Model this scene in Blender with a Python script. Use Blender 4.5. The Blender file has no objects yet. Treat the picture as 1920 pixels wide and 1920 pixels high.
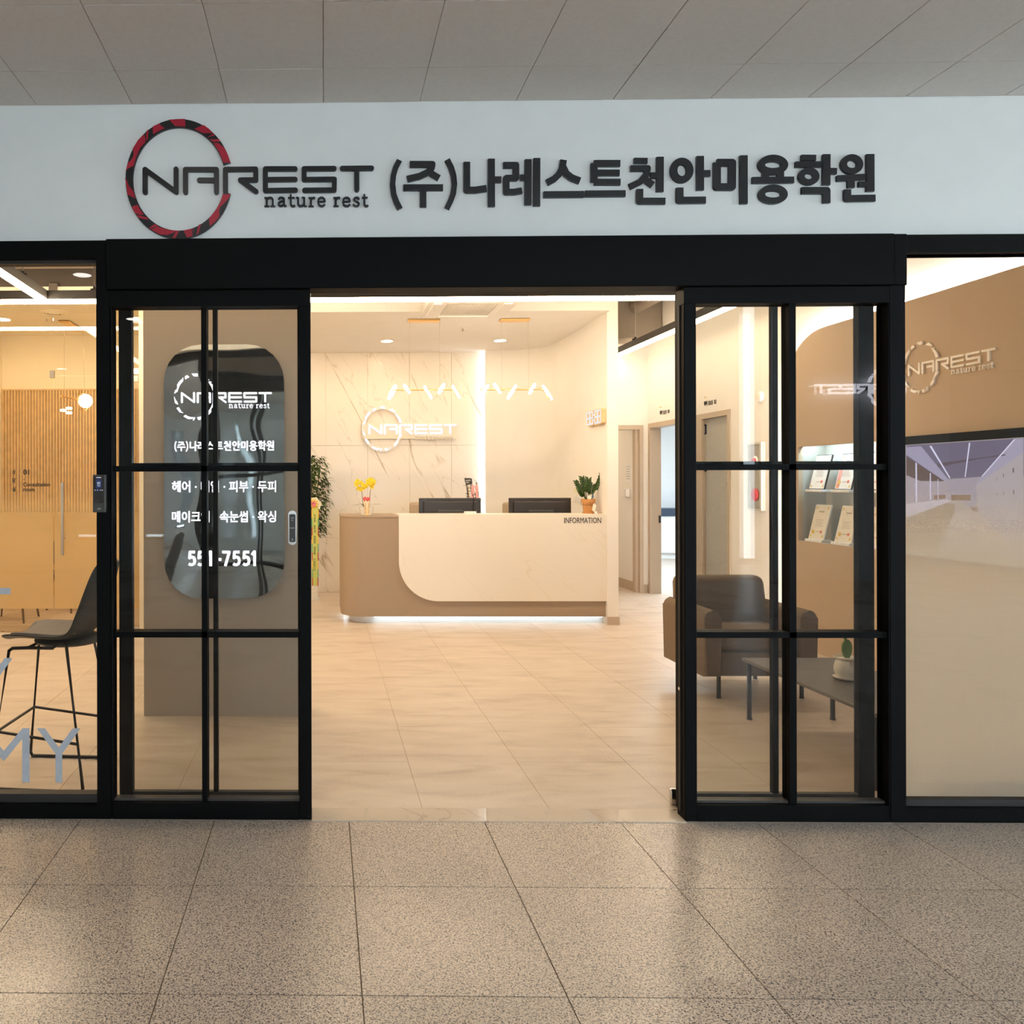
import bpy, bmesh, math, random
from mathutils import Vector, Matrix
random.seed(7)
PI = math.pi
SC = bpy.context.scene
COL = SC.collection

# ------------------------------------------------------------------ camera, world, exposure
cam_d = bpy.data.cameras.new('camera')
cam = bpy.data.objects.new('camera', cam_d)
COL.objects.link(cam)
SC.camera = cam
cam_d.sensor_fit = 'HORIZONTAL'
cam_d.sensor_width = 36.0
cam_d.lens = 26.55
cam_d.shift_x = 0.1953
cam_d.shift_y = -0.0286
cam_d.clip_start = 0.05
cam_d.clip_end = 200
cam.matrix_world = (Matrix.Translation((0, 0, 1.5)) @ Matrix.Rotation(math.atan(21/1416), 4, 'Z')
                    @ Matrix.Rotation(PI/2, 4, 'X') @ Matrix.Rotation(-0.0023, 4, 'Z'))

W = bpy.data.worlds.new('overcast_sky')
SC.world = W
W.use_nodes = True
_bg = W.node_tree.nodes['Background']
_bg.inputs['Color'].default_value = (0.70, 0.86, 1.0, 1)
SKY = 6.9
_bg.inputs['Strength'].default_value = SKY

SC.view_settings.view_transform = 'Standard'
SC.view_settings.look = 'None'
SC.view_settings.gamma = 1.0
SC.view_settings.use_curve_mapping = False
SC.view_settings.exposure = 0.8
SC.cycles.use_denoising = True
SC.cycles.max_bounces = 10
SC.cycles.diffuse_bounces = 6
SC.cycles.glossy_bounces = 5
SC.cycles.transmission_bounces = 6
SC.cycles.transparent_max_bounces = 32
SC.cycles.caustics_reflective = False
SC.cycles.caustics_refractive = False
SC.cycles.sample_clamp_indirect = 6.0
SC.cycles.blur_glossy = 0.5

# lamp strengths (radiance)
E_LED = 46.0; E_LED2 = 34.0; E_LED3 = 17.0
E_DOWN = 60.0
E_CONSULT = 110.0
E_LOBBY = 16.0
E_COVE = 7.0
E_RING = 6.0
E_SIGN = 1.3
WARM = (1.0, 0.785, 0.53)
WARMER = (1.0, 0.70, 0.36)
COOL = (0.86, 0.94, 1.0)

# ------------------------------------------------------------------ helpers
FY_ = (Vector((1,0,0)), Vector((0,0,1)), Vector((0,-1,0)))     # faces the lobby (-Y)
FX_ = (Vector((0,-1,0)), Vector((0,0,1)), Vector((-1,0,0)))    # faces -X
FB_ = (Vector((-1,0,0)), Vector((0,0,1)), Vector((0,1,0)))     # faces +Y
FZ_ = (Vector((1,0,0)), Vector((0,1,0)), Vector((0,0,1)))      # faces up

class B:
    def __init__(s): s.bm = bmesh.new(); s.k = 0
    def v(s, p): return s.bm.verts.new(p)
    def f(s, vs):
        try: return s.bm.faces.new(vs)
        except ValueError: return None
    def box(s, x0, x1, y0, y1, z0, z1):
        vs = [s.v((x, y, z)) for z in (z0, z1) for y in (y0, y1) for x in (x0, x1)]
        for q in ((0,2,3,1),(4,5,7,6),(0,1,5,4),(2,6,7,3),(0,4,6,2),(1,3,7,5)): s.f([vs[i] for i in q])
        return s
    def prism(s, pts, d0, d1, fr=FY_, O=(0,0,0)):
        ex, ey, en = fr; O = Vector(O)
        a = [s.v(O + ex*x + ey*y + en*d0) for x, y in pts]
        b = [s.v(O + ex*x + ey*y + en*d1) for x, y in pts]
        n = len(pts)
        s.f(b); s.f(a[::-1])
        for i in range(n): s.f([a[i], a[(i+1)%n], b[(i+1)%n], b[i]])
        return s
    def stroke(s, pts, w, d0, d1, fr=FY_, O=(0,0,0), rnd=False, k=1.0):
        pts = [(x*k, y*k) for x, y in pts]; r = w*k/2
        def lift():                       # overlapping strokes never share one face plane
            s.k += 1; return d1+(s.k % 24)*2.5e-5*(1 if d1 > d0 else -1)
        for (x0, y0), (x1, y1) in zip(pts, pts[1:]):
            L = math.hypot(x1-x0, y1-y0) or 1e-6
            nx, ny = -(y1-y0)/L*r, (x1-x0)/L*r
            s.prism([(x0-nx,y0-ny),(x1-nx,y1-ny),(x1+nx,y1+ny),(x0+nx,y0+ny)], d0, lift(), fr, O)
        js = pts if rnd else pts[1:-1]
        for x, y in js:
            s.prism([(x+r*math.cos(t*PI/6), y+r*math.sin(t*PI/6)) for t in range(12)], d0, lift(), fr, O)
        return s
    def annulus(s, cx, cy, rx, ry, qx, qy, d0, d1, fr=FY_, O=(0,0,0), a0=0., a1=2*PI, n=28):
        for i in range(n):
            t, u = a0+(a1-a0)*i/n, a0+(a1-a0)*(i+1)/n
            s.prism([(cx+qx*math.cos(t),cy+qy*math.sin(t)),(cx+rx*math.cos(t),cy+ry*math.sin(t)),
                     (cx+rx*math.cos(u),cy+ry*math.sin(u)),(cx+qx*math.cos(u),cy+qy*math.sin(u))], d0, d1, fr, O)
        return s
    def tube(s, pts, r, n=8, r2=None):
        pts = [Vector(p) for p in pts]; rings = []
        for i, p in enumerate(pts):
            if i == 0: d = pts[1]-p
            elif i == len(pts)-1: d = p-pts[i-1]
            else: d = (pts[i+1]-p).normalized()+(p-pts[i-1]).normalized()
            d.normalize()
            a = d.cross(Vector((0,0,1)));
            if a.length < 1e-3: a = d.cross(Vector((1,0,0)))
            a.normalize(); b = d.cross(a)
            rr = r if r2 is None else r+(r2-r)*i/(len(pts)-1)
            rings.append([s.v(p+a*rr*math.cos(2*PI*k/n)+b*rr*math.sin(2*PI*k/n)) for k in range(n)])
        for A, C in zip(rings, rings[1:]):
            for k in range(n): s.f([A[k], A[(k+1)%n], C[(k+1)%n], C[k]])
        s.f(rings[0][::-1]); s.f(rings[-1])
        return s
    def lathe(s, prof, c=(0,0,0), n=24, close=False):
        rings = []
        for r, z in prof:
            rings.append([s.v((c[0]+r*math.cos(2*PI*k/n), c[1]+r*math.sin(2*PI*k/n), c[2]+z)) for k in range(n)])
        for A, C in zip(rings, rings[1:]):
            for k in range(n): s.f([A[k], A[(k+1)%n], C[(k+1)%n], C[k]])
        s.f(rings[0][::-1]); s.f(rings[-1])
        return s
    def torus(s, c, ax, R, r, n=28, m=8):
        c = Vector(c); ax = Vector(ax).normalized()
        a = ax.cross(Vector((0,1,0)))
        if a.length < 1e-3: a = ax.cross(Vector((1,0,0)))
        a.normalize(); b = ax.cross(a); rings = []
        for i in range(n):
            t = 2*PI*i/n; d = a*math.cos(t)+b*math.sin(t)
            rings.append([s.v(c+d*(R+r*math.cos(2*PI*k/m))+ax*r*math.sin(2*PI*k/m)) for k in range(m)])
        for i in range(n):
            A, C = rings[i], rings[(i+1)%n]
            for k in range(m): s.f([A[k], A[(k+1)%m], C[(k+1)%m], C[k]])
        return s
    def ball(s, c, r, n=14, sc=(1,1,1)):
        ret = bmesh.ops.create_uvsphere(s.bm, u_segments=n, v_segments=max(6, n//2), radius=r)
        for vv in ret['verts']: vv.co = Vector((vv.co.x*sc[0]+c[0], vv.co.y*sc[1]+c[1], vv.co.z*sc[2]+c[2]))
        return s
    def leaf(s, base, d, up, L, w, bend=0.25, fold=0.25):
        base = Vector(base); d = Vector(d).normalized(); up = Vector(up)
        sd = d.cross(up)
        if sd.length < 1e-3: sd = d.cross(Vector((1,0,0)))
        sd.normalize(); nn = sd.cross(d)
        p0 = s.v(base); p1 = s.v(base+d*L*.45+nn*L*bend*.25); p2 = s.v(base+d*L-nn*L*bend)
        l = s.v(base+d*L*.42+sd*w/2+nn*w*fold); r = s.v(base+d*L*.42-sd*w/2+nn*w*fold)
        for q in ((p0,p1,l),(p0,r,p1),(l,p1,p2),(r,p2,p1)): s.f(q)
        return s
    def rbox(s, x0, x1, y0, y1, z0, z1, r, seg=3):
        t = B().box(x0, x1, y0, y1, z0, z1)
        bmesh.ops.bevel(t.bm, geom=list(t.bm.edges), offset=r, segments=seg, profile=.5, affect='EDGES')
        me = bpy.data.meshes.new('tmp'); t.bm.to_mesh(me); t.bm.free(); s.bm.from_mesh(me); bpy.data.meshes.remove(me)
        return s

def fill2d(outer, holes, d0, d1, fr=FY_, O=(0,0,0)):
    """a plate with holes"""
    b = B(); ex, ey, en = fr; O = Vector(O); es = []
    for loop in [outer]+list(holes):
        vs = [b.v(O+ex*x+ey*y+en*d0) for x, y in loop]
        es += [b.bm.edges.new((vs[i], vs[(i+1)%len(vs)])) for i in range(len(vs))]
    bmesh.ops.triangle_fill(b.bm, use_beauty=True, use_dissolve=False, edges=es, normal=en)
    fs = list(b.bm.faces)
    ret = bmesh.ops.extrude_face_region(b.bm, geom=fs)
    vs = [g for g in ret['geom'] if isinstance(g, bmesh.types.BMVert)]
    bmesh.ops.translate(b.bm, verts=vs, vec=en*(d1-d0))
    return b

def rrect(x0, x1, z0, z1, r, n=6):
    out = []
    for cx, cz, a in ((x1-r,z1-r,0),(x0+r,z1-r,PI/2),(x0+r,z0+r,PI),(x1-r,z0+r,3*PI/2)):
        out += [(cx+r*math.cos(a+PI/2*i/n), cz+r*math.sin(a+PI/2*i/n)) for i in range(n+1)]
    return out

def obj(name, b, mat, parent=None, loc=None, smooth=False, kind=None, label=None, recalc=True):
    me = bpy.data.meshes.new(name)
    bm = b.bm
    if recalc: bmesh.ops.recalc_face_normals(bm, faces=bm.faces)
    bm.to_mesh(me); bm.free()
    if smooth:
        for p in me.polygons: p.use_smooth = True
        try: me.set_sharp_from_angle(angle=math.radians(40))
        except Exception: pass
    me.materials.append(mat)
    o = bpy.data.objects.new(name, me); COL.objects.link(o)
    if parent: o.parent = parent
    if loc: o.location = loc
    if kind: o['kind'] = kind
    if label: o['label'] = label
    return o

def thing(name, label, cat, loc=(0,0,0), rz=0., group=None):
    o = bpy.data.objects.new(name, None); COL.objects.link(o)
    o.location = loc; o.rotation_euler = (0,0,rz); o.empty_display_size = .1
    o['label'] = label; o['category'] = cat
    if group: o['group'] = group
    return o
def tag(o, label, cat, group=None):
    o['label'] = label; o['category'] = cat
    if group: o['group'] = group
    return o
def struct(name, b, mat, parent=None, smooth=False, loc=None):
    return obj(name, b, mat, parent, loc, smooth, kind=None if parent else 'structure')
def shell(name, loc=(0,0,0)):
    o = bpy.data.objects.new(name, None); COL.objects.link(o); o.location = loc
    o['kind'] = 'structure'; o.empty_display_size = .1
    return o
def inst(name, src, parent, loc):
    o = bpy.data.objects.new(name, src.data); COL.objects.link(o); o.parent = parent; o.location = loc
    return o
def dup(root, loc, rz, label, group=None):
    r = root.copy(); COL.objects.link(r); r.location = loc; r.rotation_euler = (0,0,rz); r['label'] = label
    if group: r['group'] = group
    for ch in list(root.children):
        c = ch.copy(); COL.objects.link(c); c.parent = r
        for g in list(ch.children):
            d = g.copy(); COL.objects.link(d); d.parent = c
    return r

_cu = bpy.data.curves.new('lettering', 'FONT')
_co = bpy.data.objects.new('lettering', _cu); COL.objects.link(_co)
def text(name, body, mat, fr, O, width=None, height=None, depth=.002, offset=0., parent=None, align='L', line=1.0, kind=None):
    """font lettering as a mesh; scaled to width x height, lower-left (or centre 'C', right 'R') at O"""
    _cu.body = body; _cu.size = 1; _cu.offset = offset; _cu.extrude = .01; _cu.resolution_u = 3; _cu.space_line = line
    bpy.context.view_layer.update()
    me = bpy.data.meshes.new_from_object(_co)
    xs = [v.co.x for v in me.vertices]; ys = [v.co.y for v in me.vertices]
    x0, x1, y0, y1 = min(xs), max(xs), min(ys), max(ys)
    if height is None: sy = width/(x1-x0)
    else: sy = height/(y1-y0)
    sx = sy if width is None else width/(x1-x0)
    ax = {'L': x0, 'C': (x0+x1)/2, 'R': x1}[align]
    ex, ey, en = fr; O = Vector(O)
    for v in me.vertices:
        x, y, z = v.co
        v.co = O + ex*((x-ax)*sx) + ey*((y-y0)*sy) + en*(depth*(z+.01)/.02)
    me.materials.clear(); me.materials.append(mat)
    o = bpy.data.objects.new(name, me); COL.objects.link(o)
    if parent: o.parent = parent
    if kind: o['kind'] = kind
    return o

# ------------------------------------------------------------------ materials
def nt(name):
    m = bpy.data.materials.new(name); m.use_nodes = True
    t = m.node_tree; t.nodes.clear()
    out = t.nodes.new('ShaderNodeOutputMaterial')
    return m, t, out
def N(t, kind, **kw):
    n = t.nodes.new(kind)
    for k, v in kw.items():
        if k.startswith('i_'): n.inputs[k[2:].replace('_', ' ')].default_value = v
        else: setattr(n, k, v)
    return n
def rgba(c): return (c[0], c[1], c[2], 1)
def paint(name, col, rough=.5, metal=0., spec=.5, var=.06, nscale=30., bump=0., bscale=200., coat=0., trans=0.):
    """principled paint with a little procedural variation in tone and relief"""
    m, t, out = nt(name)
    p = N(t, 'ShaderNodeBsdfPrincipled')
    p.inputs['Roughness'].default_value = rough; p.inputs['Metallic'].default_value = metal
    p.inputs['Specular IOR Level'].default_value = spec; p.inputs['Coat Weight'].default_value = coat
    tc = N(t, 'ShaderNodeTexCoord')
    n = N(t, 'ShaderNodeTexNoise'); n.inputs['Scale'].default_value = nscale; n.inputs['Detail'].default_value = 3
    t.links.new(tc.outputs['Object'], n.inputs['Vector'])
    r = N(t, 'ShaderNodeValToRGB')
    r.color_ramp.elements[0].position = .3; r.color_ramp.elements[1].position = .7
    r.color_ramp.elements[0].color = rgba([c*(1-var) for c in col]); r.color_ramp.elements[1].color = rgba([min(1, c*(1+var)) for c in col])
    t.links.new(n.outputs['Fac'], r.inputs['Fac']); t.links.new(r.outputs['Color'], p.inputs['Base Color'])
    if bump:
        nb = N(t, 'ShaderNodeTexNoise'); nb.inputs['Scale'].default_value = bscale; nb.inputs['Detail'].default_value = 2
        t.links.new(tc.outputs['Object'], nb.inputs['Vector'])
        bp = N(t, 'ShaderNodeBump'); bp.inputs['Strength'].default_value = bump; bp.inputs['Distance'].default_value = .003
        t.links.new(nb.outputs['Fac'], bp.inputs['Height']); t.links.new(bp.outputs['Normal'], p.inputs['Normal'])
    t.links.new(p.outputs['BSDF'], out.inputs['Surface'])
    return m
def glow(name, col, s):
    m, t, out = nt(name)
    e = N(t, 'ShaderNodeEmission'); e.inputs['Color'].default_value = rgba(col); e.inputs['Strength'].default_value = s
    t.links.new(e.outputs['Emission'], out.inputs['Surface'])
    return m
def glass(name, tint, ior=1.7):
    m, t, out = nt(name)
    tr = N(t, 'ShaderNodeBsdfTransparent'); tr.inputs['Color'].default_value = rgba(tint)
    gl = N(t, 'ShaderNodeBsdfGlossy'); gl.inputs['Roughness'].default_value = 0.0
    fr = N(t, 'ShaderNodeFresnel'); fr.inputs['IOR'].default_value = ior
    ge = N(t, 'ShaderNodeNewGeometry')
    sb = N(t, 'ShaderNodeMath', operation='SUBTRACT'); sb.inputs[0].default_value = 1; t.links.new(ge.outputs['Backfacing'], sb.inputs[1])
    mu = N(t, 'ShaderNodeMath', operation='MULTIPLY'); t.links.new(sb.outputs[0], mu.inputs[0]); t.links.new(fr.outputs[0], mu.inputs[1])
    mx = N(t, 'ShaderNodeMixShader'); t.links.new(mu.outputs[0], mx.inputs[0]); t.links.new(tr.outputs[0], mx.inputs[1]); t.links.new(gl.outputs[0], mx.inputs[2])
    t.links.new(mx.outputs[0], out.inputs['Surface'])
    return m
def film(name, col, z0, z1, dens, dots=0., soft=1.0):
    """printed frost film: clear above z1, dense below z0 (world height)"""
    m, t, out = nt(name)
    ge = N(t, 'ShaderNodeNewGeometry'); sp = N(t, 'ShaderNodeSeparateXYZ'); t.links.new(ge.outputs['Position'], sp.inputs[0])
    mr = N(t, 'ShaderNodeMapRange', interpolation_type='SMOOTHSTEP')
    mr.inputs['From Min'].default_value = z0; mr.inputs['From Max'].default_value = z1
    mr.inputs['To Min'].default_value = dens; mr.inputs['To Max'].default_value = 0.0
    t.links.new(sp.outputs['Z'], mr.inputs['Value']); fac = mr.outputs['Result']
    if dots:
        vo = N(t, 'ShaderNodeTexVoronoi'); vo.inputs['Scale'].default_value = dots; vo.inputs['Randomness'].default_value = 0.0
        t.links.new(ge.outputs['Position'], vo.inputs['Vector'])
        sb = N(t, 'ShaderNodeMath', operation='MULTIPLY_ADD'); sb.inputs[1].default_value = -.35; sb.inputs[2].default_value = .12
        t.links.new(vo.outputs['Distance'], sb.inputs[0])
        ad = N(t, 'ShaderNodeMath', operation='ADD', use_clamp=True); t.links.new(fac, ad.inputs[0]); t.links.new(sb.outputs[0], ad.inputs[1])
        mn = N(t, 'ShaderNodeMath', operation='MULTIPLY'); gt = N(t, 'ShaderNodeMath', operation='GREATER_THAN'); gt.inputs[1].default_value = .005
        t.links.new(fac, gt.inputs[0]); t.links.new(ad.outputs[0], mn.inputs[0]); t.links.new(gt.outputs[0], mn.inputs[1]); fac = mn.outputs[0]
    tr = N(t, 'ShaderNodeBsdfTransparent')
    df = N(t, 'ShaderNodeBsdfDiffuse'); df.inputs['Color'].default_value = rgba(col)
    tl = N(t, 'ShaderNodeBsdfTranslucent'); tl.inputs['Color'].default_value = rgba(col)
    a = N(t, 'ShaderNodeMixShader'); a.inputs[0].default_value = .62; t.links.new(df.outputs[0], a.inputs[1]); t.links.new(tl.outputs[0], a.inputs[2])
    mx = N(t, 'ShaderNodeMixShader'); t.links.new(fac, mx.inputs[0]); t.links.new(tr.outputs[0], mx.inputs[1]); t.links.new(a.outputs[0], mx.inputs[2])
    t.links.new(mx.outputs[0], out.inputs['Surface'])
    return m
def granite():
    m, t, out = nt('granite')
    p = N(t, 'ShaderNodeBsdfPrincipled')
    ge = N(t, 'ShaderNodeNewGeometry'); oi = N(t, 'ShaderNodeObjectInfo')
    vo = N(t, 'ShaderNodeTexVoronoi'); vo.inputs['Scale'].default_value = 330
    no = N(t, 'ShaderNodeTexNoise'); no.inputs['Scale'].default_value = 165; no.inputs['Detail'].default_value = 5
    bg = N(t, 'ShaderNodeTexNoise'); bg.inputs['Scale'].default_value = 1.1; bg.inputs['Detail'].default_value = 2
    for n in (vo, no, bg): t.links.new(ge.outputs['Position'], n.inputs['Vector'])
    sx = N(t, 'ShaderNodeSeparateColor'); t.links.new(vo.outputs['Color'], sx.inputs[0])
    ad = N(t, 'ShaderNodeMath', operation='MULTIPLY_ADD'); ad.inputs[1].default_value = .38; t.links.new(sx.outputs[0], ad.inputs[0])
    t.links.new(no.outputs['Fac'], ad.inputs[2])
    r = N(t, 'ShaderNodeValToRGB'); e = r.color_ramp.elements
    e[0].position = .50; e[0].color = (.05,.048,.055,1); e[1].position = .95; e[1].color = (.80,.70,.60,1)
    for pos, c in ((.58,(.30,.25,.225,1)),(.655,(.56,.45,.37,1)),(.74,(.66,.54,.44,1))):
        q = e.new(pos); q.color = c
    t.links.new(ad.outputs[0], r.inputs['Fac'])
    ml = N(t, 'ShaderNodeMapRange'); ml.inputs['From Min'].default_value = .3; ml.inputs['From Max'].default_value = .7
    ml.inputs['To Min'].default_value = .84; ml.inputs['To Max'].default_value = 1.06; t.links.new(bg.outputs['Fac'], ml.inputs['Value'])
    ob = N(t, 'ShaderNodeMapRange'); ob.inputs['To Min'].default_value = .95; ob.inputs['To Max'].default_value = 1.05; t.links.new(oi.outputs['Random'], ob.inputs['Value'])
    mm = N(t, 'ShaderNodeMath', operation='MULTIPLY'); t.links.new(ml.outputs[0], mm.inputs[0]); t.links.new(ob.outputs[0], mm.inputs[1])
    sc = N(t, 'ShaderNodeVectorMath', operation='SCALE'); t.links.new(r.outputs['Color'], sc.inputs[0]); t.links.new(mm.outputs[0], sc.inputs['Scale'])
    t.links.new(sc.outputs[0], p.inputs['Base Color'])
    ro = N(t, 'ShaderNodeMapRange'); ro.inputs['From Min'].default_value = .35; ro.inputs['From Max'].default_value = .65
    ro.inputs['To Min'].default_value = .38; ro.inputs['To Max'].default_value = .24; t.links.new(bg.outputs['Fac'], ro.inputs['Value'])
    t.links.new(ro.outputs[0], p.inputs['Roughness'])
    t.links.new(p.outputs[0], out.inputs['Surface'])
    return m
def stone_floor():
    m, t, out = nt('beige_stone_tile')
    p = N(t, 'ShaderNodeBsdfPrincipled'); p.inputs['Roughness'].default_value = .36
    ge = N(t, 'ShaderNodeNewGeometry'); oi = N(t, 'ShaderNodeObjectInfo')
    mp = N(t, 'ShaderNodeMapping'); mp.inputs['Scale'].default_value = (1.2, 4.2, 1); mp.inputs['Rotation'].default_value = (0,0,-.35)
    t.links.new(ge.outputs['Position'], mp.inputs['Vector'])
    no = N(t, 'ShaderNodeTexNoise'); no.inputs['Scale'].default_value = 2.0; no.inputs['Detail'].default_value = 7; no.inputs['Distortion'].default_value = .6
    t.links.new(mp.outputs[0], no.inputs['Vector'])
    fi = N(t, 'ShaderNodeTexNoise'); fi.inputs['Scale'].default_value = 60; fi.inputs['Detail'].default_value = 3; t.links.new(ge.outputs['Position'], fi.inputs['Vector'])
    ad = N(t, 'ShaderNodeMath', operation='MULTIPLY_ADD'); ad.inputs[1].default_value = .25; t.links.new(fi.outputs['Fac'], ad.inputs[0]); t.links.new(no.outputs['Fac'], ad.inputs[2])
    r = N(t, 'ShaderNodeValToRGB'); e = r.color_ramp.elements
    e[0].position = .36; e[0].color = (.50,.405,.325,1); e[1].position = .86; e[1].color = (.70,.60,.50,1)
    q = e.new(.58); q.color = (.62,.52,.43,1)
    t.links.new(ad.outputs[0], r.inputs['Fac'])
    ob = N(t, 'ShaderNodeMapRange'); ob.inputs['To Min'].default_value = .97; ob.inputs['To Max'].default_value = 1.03; t.links.new(oi.outputs['Random'], ob.inputs['Value'])
    sc = N(t, 'ShaderNodeVectorMath', operation='SCALE'); t.links.new(r.outputs['Color'], sc.inputs[0]); t.links.new(ob.outputs[0], sc.inputs['Scale'])
    t.links.new(sc.outputs[0], p.inputs['Base Color']); t.links.new(p.outputs[0], out.inputs['Surface'])
    return m
def marble(name, base, vein, scale, width, rough=.25, rot=(0,.52,0)):
    m, t, out = nt(name)
    p = N(t, 'ShaderNodeBsdfPrincipled'); p.inputs['Roughness'].default_value = rough
    ge = N(t, 'ShaderNodeNewGeometry')
    m0 = N(t, 'ShaderNodeMapping'); m0.inputs['Rotation'].default_value = rot; t.links.new(ge.outputs['Position'], m0.inputs['Vector'])
    mp = N(t, 'ShaderNodeMapping'); mp.inputs['Scale'].default_value = (1.5, 1, .26); t.links.new(m0.outputs[0], mp.inputs['Vector'])
    def ridge(sc, w, det, dist):
        no = N(t, 'ShaderNodeTexNoise'); no.inputs['Scale'].default_value = sc; no.inputs['Detail'].default_value = det; no.inputs['Roughness'].default_value = .45
        no.inputs['Distortion'].default_value = dist
        t.links.new(mp.outputs[0], no.inputs['Vector'])
        sb = N(t, 'ShaderNodeMath', operation='SUBTRACT'); sb.inputs[1].default_value = .5; t.links.new(no.outputs['Fac'], sb.inputs[0])
        ab = N(t, 'ShaderNodeMath', operation='ABSOLUTE'); t.links.new(sb.outputs[0], ab.inputs[0])
        mr = N(t, 'ShaderNodeMapRange', interpolation_type='SMOOTHSTEP'); mr.inputs['From Max'].default_value = w; mr.inputs['To Min'].default_value = 1; mr.inputs['To Max'].default_value = 0
        t.links.new(ab.outputs[0], mr.inputs['Value']); return mr.outputs[0]
    a = ridge(scale, width, 6, .35); b_ = ridge(scale*2.3, width*.6, 5, .3)
    mask = N(t, 'ShaderNodeTexNoise'); mask.inputs['Scale'].default_value = 1.7; t.links.new(ge.outputs['Position'], mask.inputs['Vector'])
    mk = N(t, 'ShaderNodeMapRange', interpolation_type='SMOOTHSTEP'); mk.inputs['From Min'].default_value = .42; mk.inputs['From Max'].default_value = .62; t.links.new(mask.outputs['Fac'], mk.inputs['Value'])
    m1 = N(t, 'ShaderNodeMath', operation='MULTIPLY'); t.links.new(a, m1.inputs[0]); t.links.new(mk.outputs[0], m1.inputs[1])
    m2 = N(t, 'ShaderNodeMath', operation='MULTIPLY'); m2.inputs[1].default_value = .35; t.links.new(b_, m2.inputs[0])
    mxx = N(t, 'ShaderNodeMath', operation='MAXIMUM'); t.links.new(m1.outputs[0], mxx.inputs[0]); t.links.new(m2.outputs[0], mxx.inputs[1])
    mc = N(t, 'ShaderNodeMix', data_type='RGBA'); mc.inputs['A'].default_value = rgba(base); mc.inputs['B'].default_value = rgba(vein)
    t.links.new(mxx.outputs[0], mc.inputs['Factor']); t.links.new(mc.outputs['Result'], p.inputs['Base Color'])
    t.links.new(p.outputs[0], out.inputs['Surface'])
    return m
def mirror_steel():
    m, t, out = nt('polished_mirror_steel')
    p = N(t, 'ShaderNodeBsdfPrincipled'); p.inputs['Base Color'].default_value = (.78,.82,.84,1); p.inputs['Metallic'].default_value = 1; p.inputs['Roughness'].default_value = .03
    tc = N(t, 'ShaderNodeTexCoord'); no = N(t, 'ShaderNodeTexNoise'); no.inputs['Scale'].default_value = 3.0; no.inputs['Detail'].default_value = 0
    t.links.new(tc.outputs['Object'], no.inputs['Vector'])
    bp = N(t, 'ShaderNodeBump'); bp.inputs['Strength'].default_value = .16; bp.inputs['Distance'].default_value = .05
    t.links.new(no.outputs['Fac'], bp.inputs['Height']); t.links.new(bp.outputs['Normal'], p.inputs['Normal'])
    t.links.new(p.outputs[0], out.inputs['Surface'])
    return m
def brush(name, col, rough=.3): return paint(name, col, rough, 1.0, .5, .05, 60)

M_BLACK = paint('black_powder_coat', (.0035,.0035,.0036), .5, spec=.08)
M_RUBBER = paint('dark_gasket', (.02,.018,.017), .6)
M_FASCIA = paint('white_fascia_paint', (.80,.81,.80), .75, var=.015, nscale=8, bump=.1, bscale=300)
M_CEILTILE = paint('grey_white_ceiling_tile', (.62,.58,.545), .85, var=.03, nscale=60, bump=.15, bscale=400)
M_GROUT = paint('ceiling_joint', (.42,.40,.38), .9)
M_GRANITE = granite()
M_GGROUT = paint('granite_grout', (.38,.32,.235), .8)
M_STONE = stone_floor()
M_SGROUT = paint('pale_grout', (.68,.59,.49), .8)
M_WHITE = paint('white_wall_paint', (.86,.83,.79), .7, var=.012, nscale=5)
M_WHITE2 = paint('cool_white_wall', (.82,.84,.85), .7, var=.012, nscale=5)
M_CREAM = paint('cream_wall_paint', (.85,.78,.64), .7, var=.02, nscale=5)
M_TAN = paint('tan_wall_covering', (.53,.385,.25), .7, var=.03, nscale=90, bump=.25, bscale=350)
M_NICHE = paint('grey_beige_niche', (.50,.46,.40), .7, var=.03, nscale=90)
M_TANP = paint('grey_tan_wall_covering', (.43,.35,.275), .7, var=.03, nscale=90, bump=.25, bscale=350)
M_BROWN = paint('brown_laminate', (.36,.265,.185), .55, var=.03, nscale=90, bump=.12, bscale=350)
M_DARKCEIL = paint('dark_open_ceiling', (.075,.060,.048), .9, var=.08, nscale=4)
M_DUCT = paint('painted_duct', (.26,.215,.17), .7, var=.05, nscale=6)
M_FRAMETAN = paint('tan_door_frame', (.52,.42,.32), .5, var=.015)
M_GREYDOOR = paint('grey_door_leaf', (.42,.40,.37), .5)
M_MARBLE = marble('white_veined_marble', (.86,.80,.72), (.50,.40,.29), 1.0, .011)
M_DESKMARBLE = marble('cream_marble_panel', (.85,.79,.70), (.79,.72,.61), 2.2, .014, .35, (0,.9,0))
M_THRESH = marble('polished_threshold', (.62,.53,.43), (.5,.41,.33), 3.0, .03, .03)
M_SLAT = paint('light_oak_slat', (.62,.42,.20), .5, var=.12, nscale=14)
M_GLASS = glass('clear_glass', (.92,.92,.915), 1.5)
M_DOORGLASS = glass('door_glass', (.91,.91,.90), 1.5)
M_THINGLASS = glass('partition_glass', (.97,.965,.94), 1.55)
M_CELLO = glass('cellophane', (.99,.99,.98), 1.4)
M_CHROME = brush('chrome', (.75,.73,.70), .15)
M_STEEL = brush('brushed_steel', (.55,.52,.48), .3)
M_BRASS = brush('brushed_brass', (.85,.56,.24), .28)
M_LED = glow('warm_led', WARM, E_LED)
M_LED2 = glow('warm_led_side', WARM, E_LED2)
M_LED3 = glow('warm_led_corridor', WARM, E_LED3)
M_DOWN = glow('downlight_lens', WARM, E_DOWN)
M_CONSULT = glow('consulting_downlight_lens', WARMER, E_CONSULT)
M_LOBBYL = glow('lobby_downlight_lens', (1,.95,.88), E_LOBBY)
M_COVE = glow('cool_cove_led', COOL, E_COVE)
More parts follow.
